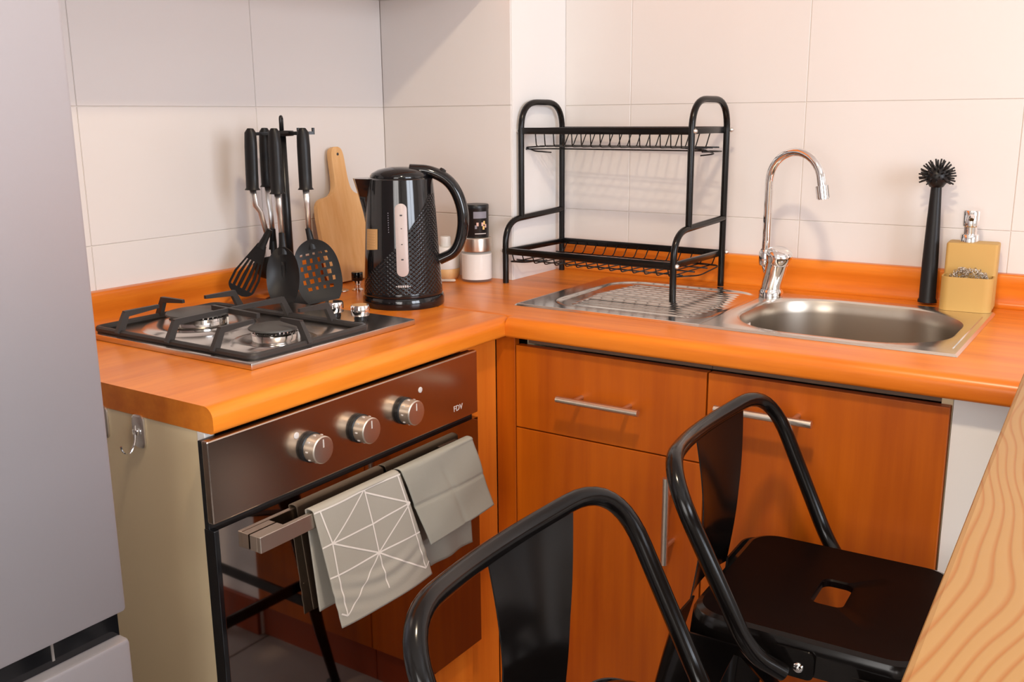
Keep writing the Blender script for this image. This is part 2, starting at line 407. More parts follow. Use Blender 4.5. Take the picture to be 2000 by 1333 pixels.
OX, OY0, OY1 = .5985, -1.2865, -.6915
c3 = thing('oven_cabinet', 'beige-sided oven housing with orange wood strips, left end of the worktop', 'cabinet', (.3, -1.0, 0))
bm = BM(); lb(c3, bm, .03, .572, -1.2700, -1.252, 0, .8625, .0008); obj('side_panel', bm, 'beige', c3)
bm = BM(); lb(c3, bm, .560, .575, -1.2706, -1.2565, .0, .8625, .0008); obj('front_edging', bm, 'white_paint', c3)
bm = BM(); lb(c3, bm, .545, .560, -.690, -.5785, 0, .8625, .0008); obj('filler_strip', bm, 'filler', c3)
bm = BM(); lb(c3, bm, .5605, .6035, -.5770, -.562, 0, .8625, .0008); obj('corner_strip', bm, 'door', c3)
bm = BM(); lb(c3, bm, .560, .578, -1.250, -.6935, .075, .283, .0012); obj('drawer', bm, 'filler', c3)
bm = BM(); lb(c3, bm, .53, .545, -1.250, -.6935, 0, .073); obj('plinth', bm, 'skirting', c3)

# ---------------------------------------------------------------- OVEN
ov = thing('oven', 'built-in stainless steel oven with three knobs and a dark mirror glass door', 'oven', (.3, -.989, .29))
OP0, OP1 = .7437, .8590      # control panel heights
bm = BM(); lb(ov, bm, .10, .578, OY0+.03, OY1-.01, .295, .845); lb(ov, bm, .5775, OX-.012, OY0+.002, OY1-.002, .290, .857, .001); obj('oven_body', bm, 'black_plastic', ov)
bm = BM(); lb(ov, bm, OX-.0115, OX, OY0, OY1, OP0, OP1, .0022); pn = obj('control_panel', bm, 'panel_steel', ov)
def onpanel(y, z): return V((OX, y, z)) - ov.location
for y in (-1.107, -1.004, -.897):
    p = onpanel(y, .800); kb = BM()
    mt = Matrix.Translation(p) @ Matrix.Rotation(PI/2, 4, 'Y')
    lathe(kb, [(0, .0002), (.0225, .0002), (.0225, .006), (.0205, .007)], 40, 1, mtx=mt)
    lathe(kb, [(.0205, .006), (.0205, .026), (.0190, .0275), (.0170, .0277), (0, .0277)], 40, 0, mtx=mt)
    box(kb, p.x+.0276, p.x+.0282, p.y-.0008, p.y+.0008, p.z+.004, p.z+.016, 0, 2)
    for k in range(9):
        a = PI*.1 + k*PI*1.8/8; q = p + V((.014, 0.0207*math.cos(a), .0207*math.sin(a)))
        box(kb, q.x-.0018, q.x+.0018, q.y-.0009, q.y+.0009, q.z-.0009, q.z+.0009, 0, 2)
    obj('knob', kb, ['handle_steel', 'black_plastic', 'silver_ink'], ov, 35)
for y in (-1.132, -.853):
    kb = BM(); p = onpanel(y, .824); lathe(kb, [(0, .0008), (.0035, .0008), (.005, .0006), (.005, 0)], 20, mtx=Matrix.Translation(p) @ Matrix.Rotation(PI/2, 4, 'Y')); obj('indicator_light', kb, 'silver_ink', ov)
text('maker_mark', 'FDV', .0145, Matrix.Translation(onpanel(-.751, .7665)) @ Matrix(((0, 0, 1, 0), (1, 0, 0, 0), (0, 1, 0, 0), (0, 0, 0, 1))) @ Matrix.Shear('XY', 4, (.25, 0)), 'silver_ink', pn)
DZ0, DZ1 = .2885, .7345
bm = BM(); lb(ov, bm, OX-.020, OX, OY0, OY0+.0085, DZ0, DZ1, .001); lb(ov, bm, OX-.020, OX-.001, OY0+.0085, OY1, DZ0, DZ1, 0, 1)
door = obj('door', bm, ['black_gloss', 'glass_black'], ov)
# handle: front rail, back rail, solid end blocks
bm = BM(); hy0, hy1 = -1.229, -.752
lb(ov, bm, .6120, .6200, hy0, hy1, .6855, .7095, .0010)
for a, b in ((hy0, hy0+.050), (hy1-.050, hy1)): lb(ov, bm, OX+.0002, .6125, a, b, .6860, .7088, .0006)
obj('handle', bm, 'handle_steel', ov)

# ---------------------------------------------------------------- TOWELS over the front rail
def cloth(o_name, mats, label, group, F, nu, nv, lines=None, lw=.0016, parent=None):
    bm = BM(); g = [[bm.verts.new(F(i/nu, j/nv)) for j in range(nv+1)] for i in range(nu+1)]
    for i in range(nu):
        for j in range(nv):
            f = bm.faces.new((g[i][j], g[i+1][j], g[i+1][j+1], g[i][j+1])); f.smooth = True
    o = obj(o_name, bm, mats, parent)
    s = o.modifiers.new('thick', 'SOLIDIFY'); s.thickness = .0016; s.offset = 0
    return o
def front_flap(TL, TR, BL, BR, depth_fn):
    TL, TR, BL, BR = map(V, (TL, TR, BL, BR))
    def F(u, v):
        p = TL*(1-u)*(1-v) + TR*u*(1-v) + BL*(1-u)*v + BR*u*v
        p.x += depth_fn(u, v); return p
    return F
RX, RZ = .6222, .7110
def drape(TLy, TRy, BLy, BRy, zf, zr, zb, byL, byR, dfn, topwave=0.):
    """one towel folded over the rail: v<0 back flap, 0..1 top roll, then front flap"""
    ff = front_flap((RX, TLy, RZ), (RX, TRy, RZ), (RX+.004, BLy, zf), (RX+.004, BRy, zr), dfn)
    def F(u, t):          # t 0..1 : .0-.36 back flap up, .36-.46 over the top, .46-1 front flap
        yt = TLy*(1-u) + TRy*u
        if t < .36:
            k = t/.36; y = (byL*(1-u)+byR*u)*(1-k) + yt*k
            return V((.6060 - .0025*(1-k)*math.sin(u*9+1), y, zb*(1-k) + RZ*k))
        if t < .46:
            k = (t-.36)/.10; a = PI*k
            return V((.6141 - .0081*math.cos(a) , yt, RZ + (.0035+topwave*math.sin(u*7))*math.sin(a)))
        return ff(u, (t-.46)/.54)
    return F, ff
def d1(u, v):
    w_ = .010*v*v*math.sin(3.2*u+.5)
    wr = .0016*math.sin(46*(v-.16*math.sin(3*u))) * max(0, min(1, (v-.5)*4))*max(0, 1-abs(v-.73)*3.6)*(1-abs(u-.5)*.9)
    return w_ + wr + .004*v + .002*math.sin(7*u+2*v)
F1, ff1 = drape(-1.131, -.942, -1.100, -.870, .518, .507, .541, -1.112, -.93, d1)
tw = thing('patterned_towel', 'grey tea towel with thin white crossing lines hanging on the oven handle', 'towel', (0, 0, 0))
cloth('cloth', 'cloth', None, None, F1, 60, 110, parent=tw)
SEG = [((.573, .0), (.10, .295)), ((.573, .03), (1, .273)), ((1, .273), (.555, .308)), ((.555, .308), (.10, .295)), ((1, .273), (.525, .561)),
       ((.10, .295), (.525, .561)), ((.078, .564), (.525, .561)), ((.525, .561), (1.0, .562)), ((.525, .561), (.94, .903)), ((.525, .561), (.067, .918)),
       ((.573, .0), (.555, .308)), ((.555, .308), (.525, .561)), ((.525, .561), (.503, .88)), ((.97, .0), (.965, .273)), ((.965, .273), (.95, .56)), ((.95, .56), (.94, .903)),
       ((.06, .0), (.10, .295)), ((.10, .295), (.078, .564)), ((.078, .564), (.067, .918)), ((.0, .30), (.10, .295)), ((.0, .56), (.078, .564)), ((.02, .88), (.067, .918)), ((.94, .903), (1., .86)), ((0., .006), (1., .006))]
bm = BM()
for (a, b) in SEG:
    n = 24; pts = []
    for k in range(n+1):
        t = k/n; u, v = a[0]+(b[0]-a[0])*t, a[1]+(b[1]-a[1])*t
        p = ff1(u, v); e = .004
        du = ff1(u+e, v)-ff1(u-e, v); dv = ff1(u, v+e)-ff1(u, v-e); nn = du.cross(dv).normalized()
        if nn.x < 0: nn = -nn
        pts.append((p + nn*.0013, nn))
    L = []
    for k in range(n+1):
        q0 = pts[max(0, k-1)][0]; q1 = pts[min(n, k+1)][0]; s_ = (q1-q0).cross(pts[k][1]).normalized()*.0013
        L.append((bm.verts.new(pts[k][0]-s_), bm.verts.new(pts[k][0]+s_)))
    for A, B in zip(L, L[1:]): bm.faces.new((A[0], A[1], B[1], B[0]))
obj('printed_lines', bm, 'line', tw, fix=False)
def d2(u, v):
    crease = -.0018*math.exp(-((v-.47-.05*u)/.022)**2) - .0016*math.exp(-((u-.50-.03*v)/.03)**2)*max(0, min(1, (v-.1)*5))
    return .005*math.sin(2.6*u+.3)*v + crease + .006*v + .0012*math.sin(9*v+5*u)
F2, ff2 = drape(-.936, -.742, -.881, -.697, .566, .574, .506, -.846, -.728, d2)
tw2 = thing('plain_towel', 'plain grey creased tea towel hanging at the right end of the oven handle', 'towel', (0, 0, 0))
cloth('cloth', 'cloth2', None, None, F2, 50, 90, parent=tw2)

# ---------------------------------------------------------------- ADHESIVE HOOKS on the beige side
def hook():
    t = thing('wall_hook', 'chrome adhesive hook on the beige cabinet side, nearest the oven', 'hook', (.436, -1.2702, .841))
    b = BM(); R_ = rrect(0, 0, .0125, .024, .008, 5)
    loft(b, [[(x, -.0002, z) for x, z in R_], [(x, -.003, z) for x, z in R_], [(x*.85, -.0045, z*.9) for x, z in R_]], cap0=True, cap1=True)
    obj('mounting_plate', b, 'steel', t, 30)
    b = BM(); box(b, -.006, .006, -.009, -.0046, -.004, .004, .0015)
    tube(b, bez([(0, -.007, .010), (0, -.010, -.016), (0, -.020, -.030), (0, -.030, -.022), (0, -.032, -.014)], .008), .0016, 8)
    obj('hook_arm', b, 'chrome', t, 40); return t
hk = hook()
def copy_tree(o, parent=None):
    c = o.copy(); COL.objects.link(c)
    if parent: c.parent = parent
    for ch in list(o.children): copy_tree(ch, c)
    return c
h2 = copy_tree(hk); h2.location = (.352, -1.2702, .841); h2['label'] = 'chrome adhesive hook on the beige cabinet side, half hidden by the fridge'
for h_ in (hk, h2): h_['group'] = 'adhesive hooks on the cabinet side'

# ================================================================= FRIDGE
fr_ = thing('refrigerator', 'tall silver grey refrigerator with a black recessed grip between its doors', 'refrigerator', (.31, -1.75, 0))
FX, FY0, FY1 = .632, -2.05, -1.4435
bm = BM(); lb(fr_, bm, .03, FX-.062, FY0, FY1, .02, 1.86, .004); obj('cabinet_body', bm, 'fridge', fr_)
for nm, z0, z1 in (('freezer_door', .04, .668), ('fridge_door', .703, 1.86)):
    bm = BM(); lb(fr_, bm, FX-.058, FX, FY0, FY1, z0, z1, .005); obj(nm, bm, 'fridge', fr_, 40)
bm = BM(); lb(fr_, bm, FX-.06, FX-.018, FY0+.002, FY1-.002, .665, .706); 
for y in (-1.60, -1.53): lb(fr_, bm, FX-.018, FX-.0168, y, y+.003, .675, .698, 0, 1)
obj('recessed_grip', bm, ['black_gloss', 'steel'], fr_)
for x in (.08, .5):
    for y in (FY0+.05, FY1-.05):
        bm = BM(); cyl(bm, V((x, y, 0))-fr_.location, V((x, y, .022))-fr_.location, .02); obj('foot', bm, 'black_plastic', fr_)

# ================================================================= UPPER CABINET (its shade falls on the tiles)
uc = thing('upper_cabinet', 'upper cabinet with orange doors whose pale underside grazes the top edge above the hob', 'cabinet', (.16, -.77, 1.535))
UX = .325
bm = BM(); lb(uc, bm, .001, UX-.02, -1.42, Y1-.001, 1.536, 2.2, .001); obj('carcass', bm, 'white_paint', uc)
for a, b in ((-1.42, -.83), (-.826, Y1-.002)):
    bm = BM(); lb(uc, bm, UX-.0195, UX, a, b, 1.536, 2.2, .0015); obj('door', bm, 'filler', uc)

# ceiling lamp that makes the warm light
cl = thing('ceiling_lamp', 'small round ceiling lamp hanging over the middle of the kitchen', 'lamp', (LAMP[0], LAMP[1], LAMP[2]))
bm = BM(); cyl(bm, (0, 0, .05), (0, 0, ZC-LAMP[2]), .006); lathe(bm, [(.006, ZC-LAMP[2]-.02), (.05, ZC-LAMP[2]-.015), (.05, ZC-LAMP[2]-.001)]); obj('stem', bm, 'steel', cl)
bm = BM(); lathe(bm, [(.006, .055), (.05, .045), (.085, 0), (.083, 0), (.048, .041), (.0, .05)]); obj('lamp_shade', bm, 'white_paint', cl)

# ================================================================= BAR COUNTER (pine, foreground right)
bar = thing('breakfast_bar', 'pale pine breakfast bar top with wavy grain in the right foreground', 'bar counter', (1.66, -1.5, 0))
def BX(y): return 1.458 + (-.644-y)*.0355
bm = BM(); ys = [-.62 - 2.1*k/20 for k in range(21)]
ringsP = []
for y in ys:
    xl = BX(y); xr = 1.93; z0, z1, r = .892, .930, .005
    ringsP.append([(xl-1.66, y+1.5, z0+r), (xl+r-1.66, y+1.5, z0), (xr-1.66, y+1.5, z0), (xr-1.66, y+1.5, z1), (xl+r-1.66, y+1.5, z1), (xl+.0015-1.66, y+1.5, z1-.0015), (xl-1.66, y+1.5, z1-r)])
loft(bm, ringsP, cap0=True, cap1=True, smooth=False)
obj('bar_top', bm, 'pine', bar)
bm = BM(); lb(bar, bm, 1.84, 1.90, -2.68, -2.62, 0, .891, .003); obj('leg', bm, 'pine', bar)
bm = BM(); lb(bar, bm, 1.84, 1.90, -.70, -.64, 0, .891, .003); obj('leg', bm, 'pine', bar)

# ================================================================= SINK
sk = thing('kitchen_sink', 'inset stainless steel sink with ribbed drainboard left of an oval bowl', 'sink', (.94, -.29, ZT))
X0, X1, Ya, Yb = .540, 1.352, -.484, -.097
XM = .930
def plate_h(x, y):
    """height above worktop of the pressed steel plate left of the bowl"""
    e = min(x-X0, y-Ya, Yb-y)
    h = .0042*max(0, min(1, e/.004))
    # drainboard recess
    cx_, cy_, hx_, hy_, r_ = .757, -.29, .168, .165, .07
    qx, qy = abs(x-cx_)-(hx_-r_), abs(y-cy_)-(hy_-r_)
    sd = math.hypot(max(qx, 0), max(qy, 0)) + min(max(qx, qy), 0) - r_
    k = max(0, min(1, -sd/.010)); k = k*k*(3-2*k); h -= .0030*k
    # ribs along x
    if abs(y-cy_) < .135:
        ky = (y-cy_)/.0215; rib = .5+.5*math.cos(2*PI*ky)
        half = .142 - .02*abs(round(ky))/7; ex = max(0, min(1, (half-abs(x-cx_-.004))/.012))
        h += .0020*rib*ex
    return h
bm = BM(); nx, ny = 110, 300; L = sk.location
g = [[bm.verts.new((X0+(XM-X0)*i/nx-L.x, Ya+(Yb-Ya)*j/ny-L.y, plate_h(X0+(XM-X0)*i/nx, Ya+(Yb-Ya)*j/ny)+.0002)) for j in range(ny+1)] for i in range(nx+1)]
for i in range(nx):
    for j in range(ny): bm.faces.new((g[i][j], g[i+1][j], g[i+1][j+1], g[i][j+1])).smooth = True
obj('drainboard', bm, 'drain_steel', sk)
BCX, BCY, BHX, BHY, BR = 1.139, -.296, .183, .160, .125
NR = 20
def bowl_ring(off, z, rr_=None):
    return [(x-L.x, y-L.y, z) for x, y in rrect(BCX, BCY, BHX-off, BHY-off, max(.02, (rr_ if rr_ else BR)-off), NR)]
def outer_ring(z, ins=0.):
    # project the bowl ring radially to the plate's rectangle
    out = []
    xl, xr_, yl, yr = XM, X1-ins, Ya+ins, Yb-ins
    corners = [(xr_, yr), (xl, yr), (xl, yl), (xr_, yl)]
    for ci in range(4):
        for k in range(NR+1):
            t = k/NR
            # each quarter of the ring maps to the two half sides meeting in a corner
            c = corners[ci]
            prev = {0: (xr_, BCY), 1: (BCX, yr), 2: (xl, BCY), 3: (BCX, yl)}[ci]
            nxt = {0: (BCX, yr), 1: (xl, BCY), 2: (BCX, yl), 3: (xr_, BCY)}[ci]
            if t < .5: a, b, q = prev, c, t*2
            else: a, b, q = c, nxt, t*2-1
            s0 = .25; q = q if True else 0
            out.append((a[0]+(b[0]-a[0])*q-L.x, a[1]+(b[1]-a[1])*q-L.y, z))
    return out
def mixr(A, B, t, z=None): return [(a[0]*(1-t)+b[0]*t, a[1]*(1-t)+b[1]*t, (a[2]*(1-t)+b[2]*t) if z is None else z) for a, b in zip(A, B)]
bm = BM(); o0 = outer_ring(.0003); o1 = outer_ring(.0042, .004)
bi = bowl_ring(-.006, .0042); bi2 = bowl_ring(-.003, .0030)
loft(bm, [o0, o1, mixr(o1, bi, .5), bi, bi2, bowl_ring(0, .0018)], smooth=True)
obj('sink_deck', bm, 'sink_steel', sk, 35)
bm = BM(); R_ = [bowl_ring(0, .0018)]
for k in range(1, 11):
    a = PI/2*k/10; R_.append(bowl_ring(.010*(1-math.cos(a))*0+.004+.010*k/10*.6, .0018-.012*k))
for k in range(1, 9):
    a = PI/2*k/8; R_.append(bowl_ring(.010+.040*(1-math.cos(a)), -.118-.038*math.sin(a)))
R_.append(bowl_ring(.09, -.158))
R_.append([(BCX-L.x+(x+L.x-BCX)*.2, BCY-L.y+(y+L.y-BCY)*.2, -.160) for x, y, z in bowl_ring(.09, 0)])
loft(bm, R_, cap1=True); obj('bowl', bm, 'bowl_steel', sk, 50)
bm = BM(); lathe(bm, [(0, -.158), (.030, -.1575), (.036, -.156), (.037, -.158)], 32, o=(BCX-L.x, BCY-L.y, 0)); obj('drain', bm, 'chrome', sk)
bm = BM(); ox_ = BCX-BHX+.0085-L.x
for k in range(5): tube(bm, [(ox_-.001, k*.0045-.046, -.018), (ox_+.0005, k*.0045-.046, -.042)], .0011, 6)
lathe(bm, [(0, .004), (.006, .003), (.007, 0)], 16, o=(ox_-.001, -.056, -.031), mtx=Matrix.Rotation(PI/2, 4, 'Y')); obj('overflow_grille', bm, 'chrome', sk)
# raised groove near the right rim
bm = BM(); tube(bm, bez([(1.338-L.x, -.16-L.y, .0038), (1.338-L.x, -.44-L.y, .0038)], .01), .0018, 8, rb=.0012); obj('pressed_ridge', bm, 'sink_steel', sk)

# ================================================================= FAUCET
fa = thing('faucet', 'chrome gooseneck kitchen tap standing behind the sink bowl', 'faucet', (.944, -.150, ZT+.0045))
bm = BM(); lathe(bm, [(0, 0), (.024, 0), (.024, .010), (.0215, .013), (.0205, .016)], 36)
ax = V((.018, -.020, .075)); pts = [V((0, 0, .013)), V((.002, -.002, .03)), ax*.6+V((0, 0, .008)), ax]
tube(bm, pts, [.0200, .0195, .0200, .0215], 32); obj('body', bm, 'chrome', fa, 40)
bm = BM(); d = ax.normalized(); mt = Matrix.Translation(ax) @ d.to_track_quat('Z', 'Y').to_matrix().to_4x4()
lathe(bm, [(.0, -.002), (.021, -.002), (.0235, .004), (.0255, .014), (.024, .021), (.015, .0265), (0, .028)], 36, mtx=mt); 
obj('control_knob', bm, 'chrome', fa, 60)
st0 = V((-.020, .016, 0))
bm = BM(); lathe(bm, [(.0, .060), (.0125, .060), (.0135, .066), (.0135, .086), (.0105, .092)], 24, o=(st0.x, st0.y, 0))
tube(bm, [V((0, 0, .035)), st0*.7+V((0, 0, .05)), st0+V((0, 0, .066))], .009, 14); obj('spout_collar', bm, 'chrome', fa)
bm = BM(); sd_ = V((.94, -.30, 0)).normalized(); R0 = .060; zt_ = .228
pp = [st0+V((0, 0, .08)), st0+V((0, 0, .15)), st0+V((0, 0, zt_))]
for k in range(1, 17):
    a = PI*k/16*.97; pp.append(st0 + sd_*(R0-R0*math.cos(a)) + V((0, 0, zt_+R0*math.sin(a))))
te = (pp[-1]-pp[-2]).normalized(); pp.append(pp[-1]+te*.010)
tube(bm, pp, .0085, 18)
tube(bm, [pp[-1]-te*.002, pp[-1]+te*.022], .0125, 24); tube(bm, [pp[-1]+te*.0215, pp[-1]+te*.024], .0105, 20)
obj('spout', bm, 'chrome', fa, 40)

# ================================================================= DISH BRUSH
br = thing('dish_brush', 'black dish brush standing head up against the tiles behind the sink', 'brush', (1.224, -.058, ZT+.0045))
tip = V((-.002, .004, .222))
bm = BM(); tube(bm, [V((0, 0, 0)), V((0, 0, .004)), V((0, 0, .008)), tip*.35, tip*.7, tip], [.0175, .0175, .0155, .0150, .0125, .0098], 24, rb=[.014, .014, .012, .011, .010, .008]); obj('brush_handle', bm, 'nylon', br, 40)
bm = BM(); hc = tip+V((0, 0, .020))
mt = Matrix.Translation(hc); lathe(bm, [(0, -.022), (.012, -.020), (.0205, -.008), (.0215, .003), (.016, .014), (.008, .019), (0, .020)], 24, mtx=mt)
obj('brush_head', bm, 'nylon', br, 60)
bm = BM()
for k in range(64):
    z = 1 - 1.45*(k+.5)/64; rr2 = math.sqrt(max(0, 1-z*z)); a = k*2.39996
    dd_ = V((rr2*math.cos(a), rr2*math.sin(a), z)); 
    tube(bm, [hc+dd_*.015, hc+dd_*.0335], [.0019, .0015], 6)
tag(obj('bristles', bm, 'nylon', br), kind='stuff')

# ================================================================= SOAP DISPENSER with tray
so = thing('soap_dispenser', 'mustard yellow soap dispenser with chrome pump and front sponge tray', 'soap dispenser', (1.2975, -.068, ZT+.0045), .06)
def boxloft(bm, cx, cy, hx, hy, r, zs_, mi=0, caps=(True, True)):
    loft(bm, [[(x, y, z) for x, y in rrect(cx, cy, hx-i_, hy-i_, max(r-i_, .001), 6)] for z, i_ in zs_], mi, cap0=caps[0], cap1=caps[1])
bm = BM(); boxloft(bm, 0, .016, .0445, .027, .006, [(0, 0), (.118, 0), (.1205, .001), (.1215, .004)]); obj('bottle', bm, 'mustard', so, 40)
bm = BM(); outer = rrect(0, -.030, .0445, .026, .016, 8); inner = rrect(0, -.030, .0415, .023, .013, 8)
loft(bm, [[(x, y, z) for x, y in o_] for o_, z in ((outer, 0), (outer, .063), (inner, .063), (inner, .006))], cap0=True, cap1=True); obj('sponge_tray', bm, 'mustard', so, 40)
bm = BM(); o_ = (-.008, .014, 0)
lathe(bm, [(0, .1215), (.0160, .1215), (.0160, .135), (.0140, .137), (.0120, .137), (.0120, .150), (.0145, .152), (.0152, .178), (.0135, .181), (0, .181)], 28, o=o_)
tube(bm, [(-.008, .008, .169), (-.006, -.010, .169), (-.0055, -.014, .166)], [.0075, .0060, .0045], 14)
obj('pump', bm, 'chrome', so, 45)
sc = thing('scouring_pad', 'round steel wool scourer sitting in the mustard tray', 'scourer', (1.2995, -.098, ZT+.0045+.058))
bm = BM(); random.seed(3)
for k in range(150):
    th_ = random.uniform(0, 2*PI); ph = math.acos(random.uniform(-.6, 1)); c_ = V((.034*math.sin(ph)*math.cos(th_), .017*math.sin(ph)*math.sin(th_), .023*math.cos(ph)-.004))
    ax_ = V((random.gauss(0, 1), random.gauss(0, 1), random.gauss(0, 1))).normalized(); b_ = ax_.orthogonal().normalized(); c2_ = ax_.cross(b_); r_ = random.uniform(.0028, .0048)
    tube(bm, [c_ + (b_*math.cos(a*PI/4)+c2_*math.sin(a*PI/4))*r_ for a in range(8)], .00055, 4, closed=True)
obj('steel_curls', bm, 'wool', sc)

# ================================================================= DISH RACK
dk = thing('dish_rack', 'black two-tier metal dish rack standing over the drainboard', 'dish rack', (.590, -.165, ZT), -.045)
HW = .2075; TR = .0068
for s in (-1, 1):
    x = s*HW
    bm = BM()
    tube(bm, bez([(x, .110, .0), (x, .110, .395), (x, -.055, .395), (x, -.055, .142)], .062, 10), TR, 14)
    obj('side_hoop', bm, 'black_powder', dk, 50)
    bm = BM()
    tube(bm, bez([(x, -.117, .0), (x, -.117, .138), (x, .110, .148)], .055, 10), TR, 14)
    obj('side_hoop', bm, 'black_powder', dk, 50)
    for y, z in ((-.055, .333), (.118, .333), (-.117, .072), (.118, .074)):
        bm = BM(); mt = Matrix.Translation((x+s*.006, y, z)) @ Matrix.Rotation(s*PI/2, 4, 'Y'); lathe(bm, [(0, .006), (.003, .0055), (.005, .002), (.005, 0)], 12, mtx=mt)
        obj('screw_cap', bm, 'steel', dk)
def tray(y0, y1, z, hb):
    bm = BM()
    for y in (y0, y1): box(bm, -HW, HW, y-.004, y+.004, z-.007, z+.007, .001)
    for x in (-HW+.004, HW-.004): box(bm, x-.004, x+.004, y0, y1, z-.006, z+.006, .001)
    return obj('tray_frame', bm, 'black_powder', dk, 40)
tray(-.055, .110, .333, .03); tray(-.117, .110, .072, .02)
bm = BM()   # upper basket: v-shaped plate wires
tube(bm, bez([(-HW-.012, -.02, .292), (-HW-.012, .075, .290), (HW+.012, .075, .290), (HW+.012, -.03, .292)], .02), .0015, 6)
for y in (.018, .045, .075): tube(bm, [(-HW, y, .298), (HW, y, .298)], .0015, 6)
tube(bm, bez([(-HW+.04, -.02, .299), (-HW-.014, -.02, .296), (-HW-.014, .02, .286), (-HW+.03, .02, .284)], .01), .0016, 6)
tube(bm, bez([(HW-.04, -.02, .299), (HW+.012, -.02, .296), (HW+.012, .03, .286), (HW-.02, .03, .282)], .01), .0016, 6)
for k in range(16):
    x = -HW+.03 + (2*HW-.06)*k/15
    tube(bm, bez([(x+.006, -.052, .334), (x+.001, -.040, .299), (x, .075, .298), (x-.004, .106, .334)], .006, 3), .0014, 6)
obj('wire_basket', bm, 'black_powder', dk)
bm = BM()   # lower basket
for y in (-.075, -.02, .04, .085): tube(bm, [(-HW, y, .048), (HW, y, .048)], .0015, 6)
tube(bm, bez([(-HW+.05, -.08, .050), (-HW+.0, -.105, .047), (-HW+.01, -.06, .040), (-HW+.06, -.04, .047)], .012), .0016, 6)
tube(bm, bez([(HW-.05, .085, .050), (HW+.012, .075, .050), (HW+.002, .0, .038), (HW-.03, -.06, .040)], .015), .0016, 6)
for k in range(15):
    x = -HW+.015 + (2*HW-.03)*k/14
    tube(bm, bez([(x, -.114, .070), (x, -.105, .048), (x, .095, .048), (x+.004, .107, .073)], .006, 3), .0014, 6)
obj('wire_basket', bm, 'black_powder', dk)

# ================================================================= HOB
hb = thing('gas_hob', 'stainless steel two-burner gas hob with black cast iron grate', 'hob', (.28, -.92, ZT))
L = hb.location
HX0, HX1, HY0, HY1 = .070, .491, -1.112, -.731
bm = BM(); lb(hb, bm, HX0, HX1, HY0, HY1, ZT+.0004, ZT+.0105, .0014); obj('hob_plate', bm, 'hob_steel', hb, 40)
def burner(x, y, R):
    o_ = (x-L.x, y-L.y, .0105)
    bm = BM(); lathe(bm, [(R*1.75, -.0002), (R*1.6, .0035), (R*1.25, .0045), (R*1.1, .0015), (0, .0015)], 48, o=o_); obj('burner_bowl', bm, 'hob_steel', hb, 50)
    bm = BM(); prof = [(R*.84, .0015), (R*.90, .005), (R*.90, .0165), (R*.84, .0185), (0, .0185)]
    lathe(bm, prof, 48, o=o_)
    n_ = 36
    for k in range(n_):
        a = 2*PI*k/n_; mt = Matrix.Translation(V(o_)+V((R*.84*math.cos(a), R*.84*math.sin(a), .0188))) @ Matrix.Rotation(a, 4, 'Z')
        box(bm, -.004, .002, -.0011, .0011, -.001, .0022, mtx=mt)
    bmesh.ops.recalc_face_normals(bm, faces=bm.faces); obj('burner_ring', bm, 'chrome', hb, 40)
    bm = BM(); lathe(bm, [(0, .0205), (R*.95, .0205), (R, .0215), (R*.985, .0240), (R*.9, .0252), (0, .0258)], 48, o=o_); obj('burner_cap', bm, 'cap', hb, 40)
    bm = BM(); cyl(bm, V(o_)+V((R*1.05, R*.25, .0)), V(o_)+V((R*1.05, R*.25, .018)), .0018, 8); obj('spark_pin', bm, 'white_plastic', hb)
burner(.195, -.968, .056); burner(.405, -.985, .042)
def beam(bm, p0, p1, w0, h0, w1=None, h1=None):
    """rectangular bar between two points, widths horizontal, heights vertical"""
    p0, p1 = V(p0), V(p1); d = p1-p0; s_ = V((-d.y, d.x, 0)); s_ = s_.normalized() if s_.length > 1e-7 else V((0, 1, 0)); up = d.cross(s_).normalized()
    if up.z < 0: up = -up
    w1 = w1 or w0; h1 = h1 or h0
    R_ = []
    for p, w_, h_ in ((p0, w0, h0), (p1, w1, h1)):
        R_.append([p+s_*w_/2+up*h_/2, p-s_*w_/2+up*h_/2, p-s_*w_/2-up*h_/2, p+s_*w_/2-up*h_/2])
    loft(bm, R_, cap0=True, cap1=True, smooth=False)
bm = BM(); gx0, gx1, gy0, gy1 = .086, .478, -1.098, -.842
ring = bez([(gx0-L.x+.02, gy0-L.y, .0155), (gx1-L.x, gy0-L.y, .0155), (gx1-L.x, gy1-L.y, .0155), (gx0-L.x, gy1-L.y, .0155), (gx0-L.x, gy0-L.y, .0155), (gx0-L.x+.02, gy0-L.y, .0155)], .016, 5)[:-1]
tube(bm, ring, .0054, 8, closed=True, rb=.0048, rot=PI/8)
def finger(x, y, dx, dy, reach, leg=0.014):
    """post rising from the frame, bending into a finger that points to the burner"""
    p = V((x-L.x, y-L.y, .016)); d = V((dx, dy, 0)).normalized()
    q = p + d*leg + V((0, 0, .030)); e = p + d*reach + V((0, 0, .0325))
    beam(bm, p-d*.003-V((0, 0, .002)), q+V((0, 0, .001)), .0085, .013, .0075, .0105); beam(bm, q-d*.004, e, .0075, .0105, .0055, .006)
ymid = (gy0+gy1)/2
for x in (.155, .285, .395): finger(x, gy0, 0, 1, .078 if x != .285 else .14)
for x in (.155, .285, .395): finger(x, gy1, 0, -1, .078 if x != .285 else .14)
for y in (-1.02, -.93): pass
finger(gx0, -.968, 1, 0, .07); finger(gx1, -.985, -1, 0, .055)
beam(bm, (.240-L.x, -.972-L.y, .047), (.365-L.x, -.982-L.y, .047), .0070, .0085)
bm2 = bm; obj('grate', bm2, 'iron', hb, 30)
